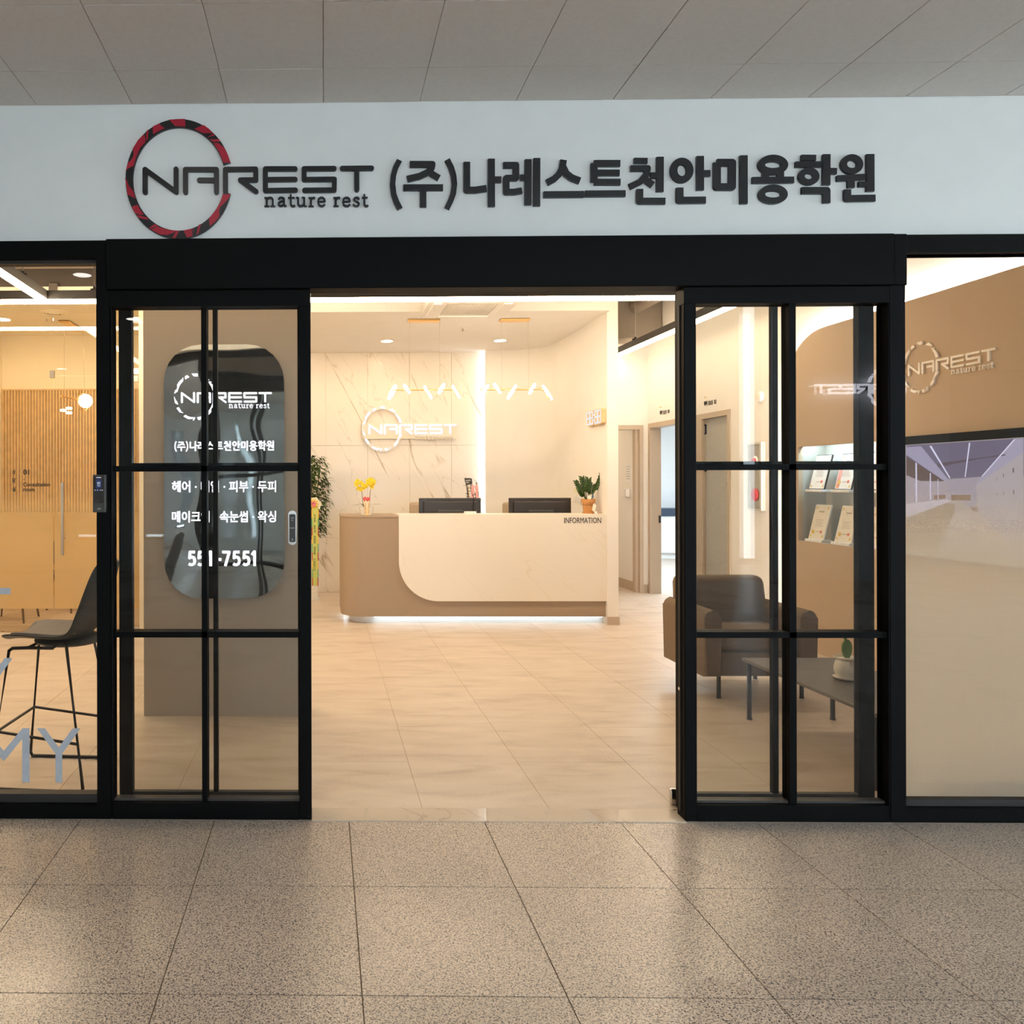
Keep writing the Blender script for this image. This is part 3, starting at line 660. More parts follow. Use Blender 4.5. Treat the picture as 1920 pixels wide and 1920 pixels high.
# ---- interior shell
struct('wall_left', B().box(-5.3, -5.2, 3.55, 15.5, 0, 4.1), M_WHITE)
struct('ceiling', B().box(-5.3, 8.2, 3.55, 15.6, 4.1, 4.2), M_DARKCEIL)
struct('wall_far_back', B().box(-5.3, 8.2, 15.5, 15.6, 0, 4.1), M_WHITE2)
struct('wall_far_right', B().box(8.1, 8.2, 3.55, 15.5, 0, 4.1), M_WHITE2)
# tan partition carrying the mirror sign
struct('wall_partition', B().box(-1.157, -.10, 4.845, 5.02, 0, 4.1), M_TANP)
# marble back wall of the reception
back = shell('wall_back')
struct('backing', B().box(-1.68, 3.1, 10.386, 10.5, 0, 4.1), M_SGROUT, back)
zs = (0, .745, 2.01, 3.285)
for i in range(-3, 5):
    x0 = .037+.5735*i; x1 = x0+.5735
    x0 = max(x0, -1.68); x1 = min(x1, 2.6)
    for k in range(3):
        struct('slab', B().box(x0+.0015, x1-.0015, 10.368, 10.387, zs[k]+.0015, zs[k+1]-.0015), M_MARBLE, back)
# curved side wall ending in the front column
pin = [(2.20,10.24),(2.48,10.24)]
for k in range(1, 10):
    a = PI/2*k/10; pin.append((2.48+.505*math.sin(a), 9.62+.62*math.cos(a)))
pin += [(2.985,9.62)]
wc = shell('wall_right_curved')
struct('curve', B().prism(pin+[(3.10,9.62),(3.10,10.29),(2.20,10.29)], 0, 4.1, FZ_), M_WHITE, wc, smooth=True)
struct('wall_right_column', B().box(2.985, 3.10, 7.98, 9.62, 0, 4.1), M_WHITE)
struct('baseboard_column', B().box(2.978, 3.107, 7.97, 10.3, 0, .085), M_FRAMETAN)
struct('trim_3', B().box(2.25, 2.29, 10.315, 10.335, .03, 3.27), M_COVE)          # light slot strip behind the wall edge
# dropped ceiling and its front soffit
struct('ceiling', B().box(-1.68, 3.0, 7.98, 10.386, 3.285, 3.34), M_WHITE)
struct('wall_soffit', B().box(-1.68, 2.986, 7.90, 7.985, 3.285, 4.1), M_WHITE)
# consulting room
struct('wall_consulting_right', B().box(-1.793, -1.68, 7.45, 10.5, 0, 4.1), M_CREAM)
struct('wall_consulting_left', B().box(-5.2, -4.2, 7.62, 10.0, 0, 3.43), M_CREAM)
cw = shell('wall_consulting_back')
struct('plaster', B().box(-4.2, -1.793, 9.83, 9.95, 0, 3.43), M_CREAM, cw)
bs = B()
for k in range(61):
    x = -4.195+k*.0392
    bs.box(x, x+.027, 9.802, 9.83, 0, 2.715)
bs.box(-4.2, -1.795, 9.798, 9.83, 2.712, 2.73)
o = struct('slat_panel', bs, M_SLAT, cw); o['kind'] = 'stuff'
struct('ceiling', B().box(-5.2, -1.793, 7.62, 9.95, 3.43, 3.5), M_CREAM)
cf = shell('wall_consulting_front')
struct('edge_strip', B().box(-5.2, -1.793, 7.525, 7.63, 3.424, 3.47), M_CREAM, cf)
struct('bulkhead', B().box(-5.2, -1.793, 7.54, 7.62, 3.47, 4.1), M_DARKCEIL, cf)
gp = shell('window_5')
struct('end_post', B().box(-1.836, -1.793, 7.50, 7.56, 0, 3.424), M_CREAM, gp)
struct('pane', B().box(-5.2, -2.702, 7.525, 7.535, .01, 3.424), M_THINGLASS, gp)
struct('pane', B().box(-2.698, -1.836, 7.525, 7.535, 2.582, 3.424), M_THINGLASS, gp)
struct('floor_channel', B().box(-5.2, -2.70, 7.51, 7.55, 0, .014), M_CHROME, gp)
struct('patch_fitting', B().box(-2.74, -2.655, 7.51, 7.55, 3.41, 3.50), M_STEEL, gp)
struct('patch_fitting', B().box(-2.735, -2.69, 7.515, 7.545, 2.555, 2.63), M_STEEL, gp)
struct('patch_fitting', B().box(-1.92, -1.80, 7.51, 7.55, 2.585, 2.645), M_CHROME, gp)
M_FILMC = film('consulting_frost_film', (.86,.72,.45), .75, 1.52, .93)
struct('frost_film', B().box(-5.2, -2.704, 7.5235, 7.5242, .245, 1.6), M_FILMC, gp)
M_T = M_DARKTEXT
text('lettering', '상', M_T, FY_, (-3.116, 7.522, 1.590), .034, .050, .0006, .045, gp)
text('lettering', '담', M_T, FY_, (-3.116, 7.522, 1.505), .034, .050, .0006, .045, gp)
text('lettering', '실', M_T, FY_, (-3.116, 7.522, 1.418), .034, .050, .0006, .045, gp)
struct('divider_line', B().box(-3.046, -3.041, 7.522, 7.5226, 1.418, 1.640), M_T, gp)
text('lettering', '01', M_T, FY_, (-3.006, 7.522, 1.585), .062, .055, .0006, .05, gp)
text('lettering', '-', M_T, FY_, (-3.006, 7.522, 1.535), .016, .005, .0006, 0, gp)
text('lettering', 'Consultation', M_T, FY_, (-3.006, 7.522, 1.468), .272, .042, .0006, .035, gp)
text('lettering', 'room', M_T, FY_, (-3.006, 7.522, 1.418), .118, .029, .0006, .035, gp)
gd = shell('door_3')
struct('pane', B().box(-2.694, -1.842, 7.525, 7.535, .012, 2.572), M_THINGLASS, gd)
struct('frost_film', B().box(-2.692, -1.844, 7.5235, 7.5242, .245, 1.6), M_FILMC, gd)
struct('patch_fitting', B().box(-1.915, -1.845, 7.51, 7.55, 2.51, 2.572), M_CHROME, gd)
struct('patch_fitting', B().box(-1.915, -1.845, 7.51, 7.55, .02, .075), M_CHROME, gd)
hb = B().tube([(-2.59,7.455,.785),(-2.59,7.455,1.505)], .016, 10)
struct('pull_handle', hb, M_STEEL, gd, True)
struct('handle_stud', B().tube([(-2.59,7.455,.95),(-2.59,7.525,.95)], .008), M_STEEL, gd)
struct('handle_stud', B().tube([(-2.59,7.455,1.34),(-2.59,7.525,1.34)], .008), M_STEEL, gd)

# corridor end wall (faces the lobby) with its doorway
wa = shell('wall_corridor')
struct('plaster', B().box(3.10, 3.22, 10.30, 10.42, 0, 4.1), M_WHITE, wa)
struct('plaster', B().box(3.22, 4.335, 10.30, 10.42, 2.27, 4.1), M_WHITE, wa)
struct('plaster', B().box(4.335, 4.40, 10.30, 10.42, 0, 4.1), M_WHITE, wa)
d4 = shell('door_4')
for x0, x1, z0, z1 in ((3.22,3.27,0,2.27),(4.285,4.335,0,2.27),(3.27,4.285,2.21,2.27)):
    struct('frame', B().box(x0, x1, 10.285, 10.43, z0, z1), M_FRAMETAN, d4)
struct('frame_stop', B().box(4.245, 4.286, 10.34, 10.43, 0, 2.21), M_FRAMETAN, d4)
struct('baseboard_corridor', B().box(4.337, 4.392, 10.288, 10.30, 0, .11), M_FRAMETAN)
struct('wall_passage_right', B().box(4.255, 4.35, 10.43, 13.0, 0, 2.7), M_WHITE)
struct('baseboard_passage', B().box(4.245, 4.256, 10.44, 13.0, 0, .13), M_FRAMETAN)
struct('wall_passage_left', B().box(2.9, 3.0, 10.5, 13.0, 0, 2.7), M_WHITE)
struct('wall_passage_back', B().box(2.9, 4.35, 13.0, 13.1, 0, 2.7), M_WHITE)
struct('ceiling', B().box(2.9, 4.35, 10.42, 13.1, 2.7, 2.75), M_WHITE)
# long right-hand wall with the practice-room doors
wr = shell('wall_right')
struct('plaster', B().box(4.40, 4.52, 7.20, 8.219, 0, 4.1), M_WHITE, wr)
struct('plaster', B().box(4.40, 4.52, 8.219, 10.26, 2.285, 4.1), M_WHITE, wr)
struct('plaster', B().box(4.40, 4.52, 10.26, 10.43, 0, 4.1), M_WHITE, wr)
struct('plaster', B().box(4.40, 4.52, 3.55, 7.20, 1.88, 4.1), M_WHITE, wr)
struct('plaster', B().box(4.40, 4.52, 3.55, 7.20, 0, .95), M_WHITE, wr)
struct('plaster', B().box(4.40, 4.52, 6.93, 7.20, .95, 1.88), M_WHITE, wr)
struct('plaster', B().box(4.40, 4.52, 3.55, 5.94, .95, 1.88), M_WHITE, wr)
struct('baseboard_right', B().box(4.388, 4.40, 7.16, 8.219, 0, .10), M_FRAMETAN)
d5 = shell('door_5')
for y0, y1, z0, z1 in ((8.219,8.272,0,2.285),(10.205,10.26,0,2.285),(8.272,10.205,2.225,2.285),(8.82,8.968,0,2.225)):
    struct('frame', B().box(4.385, 4.535, y0, y1, z0, z1), M_FRAMETAN, d5)
struct('leaf', B().box(4.43, 4.47, 8.275, 8.818, .01, 2.222), M_GREYDOOR, d5)
for z in (2.05, 1.62):
    b = B(); b.box(4.415, 4.43, 8.79, 8.86, z, z+.012); b.box(4.415, 4.43, 8.79, 8.86, z+.10, z+.112); b.box(4.415, 4.43, 8.79, 8.80, z, z+.11); b.box(4.415, 4.43, 8.85, 8.86, z, z+.11)
    struct('hinge', b, M_BLACK, d5)
text('lettering', '헤', M_T, FX_, (4.428, 8.36, 1.555), .055, .065, .0008, .01, d5)
text('lettering', '어', M_T, FX_, (4.428, 8.36, 1.445), .055, .065, .0008, .01, d5)
struct('strike_plate', B().box(4.50, 4.53, 10.20, 10.206, .95, 1.05), M_DARKPL, d5)
# room beyond the open door
struct('wall_practice_near', B().box(4.52, 8.1, 7.0, 7.1, 0, 4.1), M_WHITE2)
struct('ceiling', B().box(4.52, 8.1, 7.1, 15.5, 2.75, 2.8), M_WHITE2)
struct('wall_practice_back', B().box(4.52, 8.1, 15.3, 15.4, 0, 2.75), M_WHITE2)
struct('wall_practice_left', B().box(4.52, 4.6, 10.43, 15.3, 0, 2.75), M_WHITE2)

# tan wall panel with arched corner and lit niche
def arch_pts():
    pts = [(-7.15,0),(-7.15,2.25)]
    for k in range(1, 13):
        a = PI/2*k/12; pts.append((-6.57-.58*math.cos(a), 2.25+.58*math.sin(a)))
    return pts+[(-3.55,2.83),(-3.55,0)]
tp = shell('wall_right_panel')
struct('panel', fill2d(arch_pts(), [[(-6.917,.965),(-6.917,1.813),(-5.955,1.813),(-5.955,.965)]], -4.352, -4.31, FX_), M_TAN, tp)
struct('niche_back', B().box(4.56, 4.575, 5.94, 6.93, .95, 1.88), M_NICHE, tp)
struct('niche_side', B().box(4.352, 4.56, 6.917, 6.93, .95, 1.88), M_NICHE, tp)
struct('niche_side', B().box(4.352, 4.56, 5.94, 5.955, .95, 1.88), M_NICHE, tp)
struct('niche_top', B().box(4.352, 4.56, 5.955, 6.917, 1.865, 1.878), M_NICHE, tp)
struct('niche_floor', B().box(4.312, 4.56, 5.955, 6.917, .952, .967), M_NICHE, tp)
struct('niche_light', B().box(4.36, 4.40, 5.98, 6.90, 1.852, 1.864), glow('niche_led', (.58,.82,1.0), 36.), tp)
struct('glass_shelf', B().box(4.33, 4.555, 5.957, 6.915, 1.398, 1.408), M_THINGLASS, tp)
# cove strip following the panel edge
cv = B()
ap = arch_pts()[:-1]; ap = [(-7.13,.05),(-7.13,2.25)]+[(-6.57-.56*math.cos(PI/2*k/12), 2.25+.56*math.sin(PI/2*k/12)) for k in range(1,13)]+[(-3.6,2.81)]
cv.stroke(ap, .016, -4.366, -4.354, FX_)
struct('cove_light', cv, M_COVE2, tp)

# open-ceiling services
struct('trim_4', B().box(-5.2, -1.2, 6.98, 7.42, 3.62, 4.0), M_DUCT)
struct('trim_5', B().box(3.11, 4.39, 9.85, 10.29, 3.37, 4.09), M_DUCT)
struct('trim_6', B().tube([(4.06,4.2,3.78),(4.06,9.84,3.78)], .095, 16), M_DUCT, smooth=True)
struct('trim_7', B().box(-5.2, 4.3, 5.3, 5.55, 3.75, 4.09), M_DARKCEIL)
struct('trim_8', B().tube([(-5.1,6.3,3.9),(3.8,6.3,3.9)], .05, 12), M_DUCT, smooth=True)

# ================================================================== SIGNS
TAGGLYPH = {
 'n': [(.2,[(.25,0),(.25,.98)]),(.13,[(.02,.92),(.25,.92)]),(.18,[(.25,.74),(.45,.92),(.66,.92),(.82,.76),(.82,.05)]),(.11,[(.02,.05),(.5,.05)]),(.11,[(.6,.05),(1.06,.05)])],
 'a': [(.16,[(.15,.74),(.28,.92),(.56,.93),(.70,.80),(.70,.16),(.80,.06),(.94,.10)]),(.15,[(.70,.58),(.40,.54),(.16,.40),(.13,.20),(.28,.06),(.5,.08),(.70,.26)])],
 't': [(.18,[(.30,1.28),(.30,.22),(.42,.06),(.58,.05),(.70,.14)]),(.12,[(.04,.93),(.66,.93)])],
 'u': [(.12,[(.04,.94),(.26,.94)]),(.18,[(.26,.98),(.26,.24),(.40,.06),(.60,.07),(.78,.24)]),(.19,[(.80,.98),(.80,.04)]),(.12,[(.58,.94),(.80,.94)]),(.11,[(.80,.05),(1.04,.05)])],
 'r': [(.2,[(.25,0),(.25,.98)]),(.12,[(.02,.92),(.25,.92)]),(.18,[(.25,.70),(.40,.90),(.66,.92)]),(.11,[(.02,.05),(.52,.05)])],
 'e': [(.13,[(.12,.52),(.82,.54)]),(.16,[(.82,.54),(.76,.80),(.58,.94),(.36,.94),(.17,.78),(.11,.5),(.18,.22),(.38,.07),(.6,.07),(.82,.24)])],
 's': [(.15,[(.64,.74),(.60,.90),(.40,.95),(.20,.86),(.17,.70),(.36,.56),(.55,.46),(.67,.28),(.58,.11),(.38,.05),(.17,.11),(.12,.28)])]}
TAGW = {'n':1.08,'a':.94,'t':.70,'u':1.06,'r':.74,'e':.92,'s':.78}
HC = dict(HANGUL)

def logo(par, O, fr, k, dep, mr, mp, ml, mt, ring=True, tag_=True, split=True):
    """ring emblem, six letters and the tagline; drawing unit k metres per mm of the big sign"""
    cx, cz, rx, rz, qx, qz, zt, zb = [v*k for v in RING]
    if ring:
        a0 = math.asin(zt/rz); a1 = 2*PI+math.asin(zb/rz)
        obj('ring', B().annulus(cx, cz, rx, rz, qx, qz, 0, dep, fr, O, a0, a1, 64), mr, par)
    b = B()
    for p in RING_PATCHES: b.prism([(x*k, z*k) for x, z in p], dep*.1, dep*1.12, fr, O)
    obj('ring_pattern', b, mp, par)
    bl = B()
    for ch, sts in LOGO:
        if split: bl = B()
        for s in sts: bl.stroke(s, LOGO_W, 0, dep, fr, O, True, k)
        if split: obj('letter', bl, ml, par)
    if not split: obj('logo_letters', bl, ml, par)
    if tag_:
        bt = B()
        for ch, x0, x1, z in TAGLINE:
            if split: bt = B()
            g = (x1-x0)/TAGW[ch]
            for w, pts in TAGGLYPH[ch]:
                bt.stroke([((x0+x*g), (z+y*TAG_XH)) for x, y in pts], w*TAG_XH*1.05, 0, dep, fr, O, False, k)
            if split: obj('tagline_letter', bt, mt, par)
        if not split: obj('tagline_letters', bt, mt, par, kind='stuff')

def hangul(b, ch, fr, O, k, dep, dx=0, dz=0):
    for it in HC[ch]:
        if it[0] == 's': b.stroke([(x+dx, z+dz) for x, z in it[2]], it[1], 0, dep, fr, O, False, k)
        else:
            _, x, z, rx, rz, w = it
            b.annulus((x+dx)*k, (z+dz)*k, (rx+w/2)*k, (rz+w/2)*k, (rx-w/2)*k, (rz-w/2)*k, 0, dep, fr, O, n=32)

t = thing('logo_sign', 'large red and black ring emblem with black raised letters on white fascia', 'sign', (SIGN_ORIGIN[0]*1.006, 3.399, 1.5+(SIGN_ORIGIN[1]-1.5)*1.006))
logo(t, (0,0,0), FY_, .001006, .013, M_SIGNBLACK, M_SIGNRED, M_SIGNBLACK, M_SIGNBLACK)
t = thing('name_sign', 'row of black raised Korean letters on white fascia above the doors', 'sign', (SIGN_ORIGIN[0]*1.006, 3.399, 1.5+(SIGN_ORIGIN[1]-1.5)*1.006))
for ch, _ in HANGUL:
    b = B(); hangul(b, ch, FY_, (0,0,0), .001006, .013); obj('letter', b, M_SIGNBLACK, t)

# mirror sign on the tan partition
t = thing('mirror_sign', 'tall rounded mirror steel sign with lit white lettering on tan partition', 'sign', (-.634, 4.845, .76))
obj('mirror_panel', fill2d(rrect(-.385,.385,0,1.626,.235), [], .004, .022), M_MIRROR, t)
obj('back_edge', fill2d(rrect(-.380,.380,.005,1.621,.232), [], 0, .004), M_STEEL, t)
k = .13/239.1
kz = .1565/268.
O = (-.184, -.022, 2.05-.76)
logo(t, O, FY_, (k+kz)/2, .006, M_STEEL, M_SIGNLIT, M_SIGNLIT, M_SIGNLIT, ring=False, split=False)
b = B()
x0, x1 = HANGUL[0][1][0][2][0][0], 2400
xs = [p[0] for ch, its in HANGUL for it in its if it[0] == 's' for p in it[2]]
zs_ = [p[1] for ch, its in HANGUL for it in its if it[0] == 's' for p in it[2]]
kk = .645/(max(xs)-min(xs)+30)
for ch, _ in HANGUL: hangul(b, ch, FY_, (-.318, -.022, 1.7355-.76), kk, .005, dx=-min(xs)+10, dz=-(min(zs_)+max(zs_))/2)
obj('name_lettering', b, M_SIGNLIT, t)
for s, zz in (('헤어 · 네일 · 피부 · 두피', 1.440), ('메이크업 · 속눈썹 · 왁싱', 1.247)):
    text('service_lettering', s, M_SIGNLIT, FY_, (-.335, -.022, zz-.76), .668, .074, .005, .022, t, kind='stuff')
DIGIT = {'5': [(.82,.91),(.24,.91),(.19,.53),(.45,.60),(.70,.54),(.80,.34),(.72,.16),(.50,.085),(.28,.09),(.10,.16)],
         '7': [(.03,.91),(.86,.91),(.38,0)], '1': [(.02,.72),(.50,.93),(.62,.93),(.62,0)], '-': [(.0,.43),(1.0,.43)]}
b = B(); kd = .449/957
for ch, p0, wd in (('5',0,117),('5',127,117),('1',272,62),('-',397,60),('7',466,115),('5',607,120),('5',742,117),('1',872,62)):
    b.stroke([(-.233+kd*(p0+x*wd), .968-.76+.0985*y) for x, y in DIGIT[ch]], .0175, 0, .005, FY_, (0,-.022,0))
obj('phone_lettering', b, M_SIGNLIT, t)

# lit logo on the marble wall
t = thing('wall_logo_sign', 'glowing white ring logo sign with backing bar on marble wall', 'sign', (.808, 10.366, 2.232))
obj('backing_bar', B().box(-.285, 1.005, -.042, -.008, -.135, .085), M_CREAM, t)
logo(t, (0,-.045,0), FY_, .00116, .022, M_WHITE, M_WALLLOGO, M_WALLLOGO, M_WHITE, ring=True, split=True)

# raised logo on the tan panel
t = thing('panel_logo_sign', 'cream raised ring logo on the tan wall panel above the television', 'sign', (4.31, 5.502, 2.318))
logo(t, (0,0,0), FX_, .188/268., .012, M_CREAMSIGN, M_CREAMSIGN, M_CREAMSIGN, M_CREAMSIGN, ring=False)

# lit logo sign across the lobby (seen mirrored in the door glass)
t = thing('lobby_logo_sign', 'lit white ring logo sign on the dark wall across the lobby', 'sign', (8.40, -4.60, 2.89))
logo(t, (0,0,0), FB_, .00122, .03, M_SIGNLIT, glow('lobby_sign_letter', (.88,.90,1.0), 7.), glow('lobby_sign_letter2', (.88,.90,1.0), 7.), M_SIGNLIT, ring=False, split=False)
obj('mounting_rail', B().box(-1.05, .2, -.055, -.004, -.02, .02), M_BLACK, t)
struct('wall_lobby_pier', B().box(7.05, 9.4, -5.2, -4.66, 0, 6), M_LOBBYWALL)

# ================================================================== DOOR HARDWARE
t = thing('access_keypad', 'dark grey keypad reader with small lit screen on left black post', 'keypad', (-.991, 3.36, 1.37))
obj('housing', B().rbox(-.032, .026, -.026, 0, 0, .168, .004), M_KEYGREY, t)
obj('face_plate', fill2d(rrect(-.0255,.0165,.042,.160,.006), [], .026, .028), M_DARKPL, t)
obj('display', B().box(-.016, .009, -.0286, -.0278, .107, .148), M_SCREENB, t)
text('display_symbol', '인', M_KEYLIT, FY_, (-.0105, -.0286, .117), .013, .020, .0004, .01, t)
obj('status_light', B().box(-.014, .007, -.0286, -.0278, .1535, .1565), M_KEYLIT, t)
for x in (-.022, -.011, .002, .010): obj('key_light', B().box(x, x+.005, -.0284, -.0276, .098, .1005), M_KEYLIT if x != -.011 else glow('blue_key_light', (.15,.25,1), 1.5), t)
obj('finger_slot', B().box(-.018, .010, -.0284, -.0276, .056, .086), M_RUBBER, t)
text('brand_mark', 'ADT', paint('pale_print', (.55,.55,.55), .5), FY_, (-.011, -.0262, .013), .017, .007, .0004, .01, t)
obj('side_button', B().box(.026, .028, -.02, -.008, .028, .055), M_DARKPL, t)

t = thing('push_button', 'slim black door push switch in silver case on left door glass', 'door switch', (-.139, 3.398, 1.221))
obj('case', fill2d(rrect(-.0185,.0185,0,.154,.018), [], 0, .014), M_CHROME, t)
obj('touch_plate', fill2d(rrect(-.0135,.0145,.013,.138,.006), [], .014, .017), M_DARKPL, t)
wp = paint('grey_white_print', (.5,.5,.5), .5)
text('lettering', 'PUSH', wp, FY_, (0, -.0172, .074), .020, .0045, .0003, .005, t, 'C')
text('lettering', '人', wp, FY_, (0, -.0172, .020), .011, .011, .0003, .005, t, 'C')
b = B().stroke([(-.005,.118),(.001,.124),(.006,.119)], .0016, 0, .0005, FY_, (0,-.017,0)).stroke([(-.004,.111),(.004,.111)], .0016, 0, .0005, FY_, (0,-.017,0))
obj('symbol', b, wp, t)

t = thing('door_stop', 'small chrome floor stop at the foot of the right door jamb', 'door stop', (1.652, 3.53, 0))
obj('bracket', B().rbox(-.045, 0, -.006, .018, 0, .075, .008), M_CHROME, t, smooth=True)
obj('guide_plate', B().box(-.004, .02, -.10, -.006, 0, .006), M_CHROME, t)
tag(obj('screw_cap', B().lathe([(.009,0),(.009,.003),(.005,.005)], n=14), M_CHROME, loc=(1.5935, 3.405, .575)), 'tiny chrome screw cap on the inner edge of right door frame', 'screw cap').rotation_euler = (0,-PI/2,0)

# ================================================================== LINEAR LIGHTS
def linear(name, label, p0, p1, axis, hangs, mat, skip=()):
    t = thing(name, label, 'linear light', (p0[0], p0[1], 3.185), group='black framed linear pendant lights')
    L = (p1[0]-p0[0]) if axis == 'x' else (p1[1]-p0[1])
    if axis == 'x':
        obj('housing', B().box(0, L, -.03, .03, .004, .085), M_KEYGREY, t); obj('diffuser', B().box(0, L, -.029, .029, -.026, .004), mat, t)
    else:
        obj('housing', B().box(-.03, .03, 0, L, .004, .085), M_KEYGREY, t); obj('diffuser', B().box(-.029, .029, 0, L, -.026, .004), mat, t)
    for h in hangs:
        x, y = (h, 0) if axis == 'x' else (0, h)
        obj('hanger', B().tube([(x,y,.10),(x,y,.915)], .006, 6), M_STEEL, t)
        obj('hanger_clip', B().box(x-.035, x+.035, y-.012, y+.012, .085, .105).box(x-.012, x+.012, y-.008, y+.008, .105, .125), M_BLKMETAL, t)
linear('linear_light', 'long straight lit bar light parallel to the shopfront behind door header', (-5.1,6.92), (3.868,6.92), 'x', (.9,3.0,4.7,6.6,8.4), M_LED)
linear('linear_light', 'lit bar light running toward the shopfront at upper left of the left window', (-2.556,3.9), (-2.556,6.888), 'y', (.35,1.6,2.5), M_LED2)
linear('linear_light', 'added unseen bar light close inside the shopfront above the tan partition', (-2.52,4.02), (.9,4.02), 'x', (.5,2.0,3.2), M_LED3)  # unseen fill bar, added to brighten the top of the partition
linear('linear_light', 'lit bar light running back along the corridor beside the white column', (3.90,6.888), (3.90,13.4), 'y', (.8,2.6,4.9), M_LED3)

# ================================================================== DOWNLIGHTS
def downlight(label, x, y, z, r, lens, group=None):
    t = thing('downlight', label, 'ceiling light', (x,y,z), group=group)
    b = B().annulus(0,0,r*1.14,r*1.14,r*.96,r*.96,0,.006,(Vector((1,0,0)),Vector((0,1,0)),Vector((0,0,-1))))
    obj('trim_ring', b, M_WHITEPL, t)
    obj('lens', B().lathe([(r*.97,-.004),(r*.97,-.002),(r*.5,-.0045)], n=24), lens, t)
    return t
g = 'recessed downlights over the reception counter'
d0 = downlight('round recessed downlight in the reception ceiling left of the two in view', .81, 9.53, 3.285, .075, M_DOWN, g)
dup(d0, (2.23,9.53,3.285), 0, 'round recessed downlight in reception ceiling nearest the curved wall', g)
dup(d0, (-.63,9.53,3.285), 0, 'added unseen recessed downlight above the tall potted tree', g)  # hidden from view, added to put light on the tree
g = 'consulting room downlights'
d1 = downlight('round recessed downlight in the consulting room ceiling at left edge', -3.76, 8.82, 3.43, .085, M_CONSULT, g)
dup(d1, (-2.2,8.82,3.43), 0, 'round recessed consulting room downlight behind the left door post', g)
g = 'lobby downlights'
d2 = downlight('lobby ceiling downlight just in front of the ring emblem sign', -.68, 2.40, 3.21, .075, M_LOBBYL, g)
dup(d2, (-1.97,.65,3.21), 0, 'lobby ceiling downlight near the left window, out to the front', g)
dup(d2, (-1.97,-1.03,3.21), 0, 'lobby ceiling downlight farther back on the left side', g)
dup(d2, (.9,.65,3.21), 0, 'lobby ceiling downlight in front of the open doorway', g)
dup(d2, (-3.9,-4.4,3.21), 0, 'lobby ceiling downlight deep on the left by the windows', g)
# room lights of the side rooms
t = thing('panel_light', 'cool flat ceiling panel light in the practice room beyond the open door', 'ceiling light', (6.0,11.5,2.75))
obj('frame', B().box(-.62, .62, -1.52, 1.52, -.02, 0), M_WHITEPL, t); obj('diffuser', B().box(-.6, .6, -1.5, 1.5, -.024, -.018), M_COOLPANEL, t)
t = thing('passage_light', 'small square ceiling light in the passage behind the column', 'ceiling light', (3.6,11.6,2.70))
obj('frame', B().box(-.17, .17, -.17, .17, -.02, 0), M_WHITEPL, t); obj('diffuser', B().box(-.15, .15, -.15, .15, -.025, -.018), glow('passage_lens', WARM, 22.), t)

# ceiling diffuser, sprinkler, smoke detectors
t = thing('air_diffuser', 'round ringed white air diffuser in consulting room ceiling', 'vent', (-3.03, 8.47, 3.43))
for r0, r1, z in ((.15,.125,-.012),(.115,.085,-.02),(.075,.045,-.026)):
    obj('ring', B().lathe([(r0,0),(r0,z*.4),(r1,z),(r1-.012,z),(r0-.02,0)], n=28), M_CREAM, t)
obj('core', B().lathe([(.03,0),(.03,-.02),(.01,-.024)], n=20), M_CREAM, t)
def sprinkler(label, x, y, z):
    t = thing('sprinkler_head', label, 'sprinkler', (x,y,z))
    obj('escutcheon', B().lathe([(.035,0),(.035,-.006),(.015,-.01)], n=16), M_WHITEPL, t)
    obj('nozzle', B().lathe([(.009,-.01),(.009,-.035),(.018,-.037),(.018,-.04)], n=12), M_STEEL, t)
sprinkler('small sprinkler head in the reception ceiling behind the air conditioner', 1.62, 8.75, 3.285)
sprinkler('small sprinkler head in the consulting room ceiling near the diffuser', -3.22, 8.75, 3.43)

# ================================================================== CEILING CASSETTE AIR CONDITIONER
t = thing('air_conditioner', 'white ceiling cassette air conditioner with square mesh grille', 'air conditioner', (1.43, 7.455, 3.2))
obj('panel', fill2d(rrect(-.425,.425,-.40,.40,.03,3), [rrect(-.245,.245,-.235,.235,.01,2)], 0, .035, (Vector((1,0,0)),Vector((0,-1,0)),Vector((0,0,1)))), M_WHITEPL, t)
obj('body', B().box(-.41, .41, -.385, .385, .036, .30), M_WHITEPL, t)
b = B()
for k in range(-14, 15):
    c = k*.034
    for s in (1, -1):
        pts = []
        for u in (-.245, .245):
            y = s*u+c
            pts.append((u, max(-.235, min(.235, y))))
        # clip the diagonal to the opening
        xa, xb = -.245, .245
        if s == 1: xa, xb = max(xa, -.235-c), min(xb, .235-c)
        else: xa, xb = max(xa, c-.235), min(xb, c+.235)
        if xb-xa > .02: b.tube([(xa, s*xa+c, .004),(xb, s*xb+c, .004)], .0035, 4)
obj('grille', b, M_WHITEPL, t, kind='stuff')
obj('filter', B().box(-.244, .244, -.234, .234, .02, .024), paint('grille_filter', (.42,.36,.28), .9), t)
for x0, x1, y0, y1 in ((-.26,.26,-.36,-.285),(-.26,.26,.285,.36),(-.375,-.295,-.26,.26),(.295,.375,-.26,.26)):
    obj('vane', B().rbox(x0, x1, y0, y1, -.008, .004, .004, 1), M_WHITEPL, t)
for x, y in ((-.4,-.37),(.4,-.37),(-.4,.37),(.4,.37)): obj('hanger_rod', B().tube([(x,y,.28),(x,y,.9)], .006, 6), M_STEEL, t)

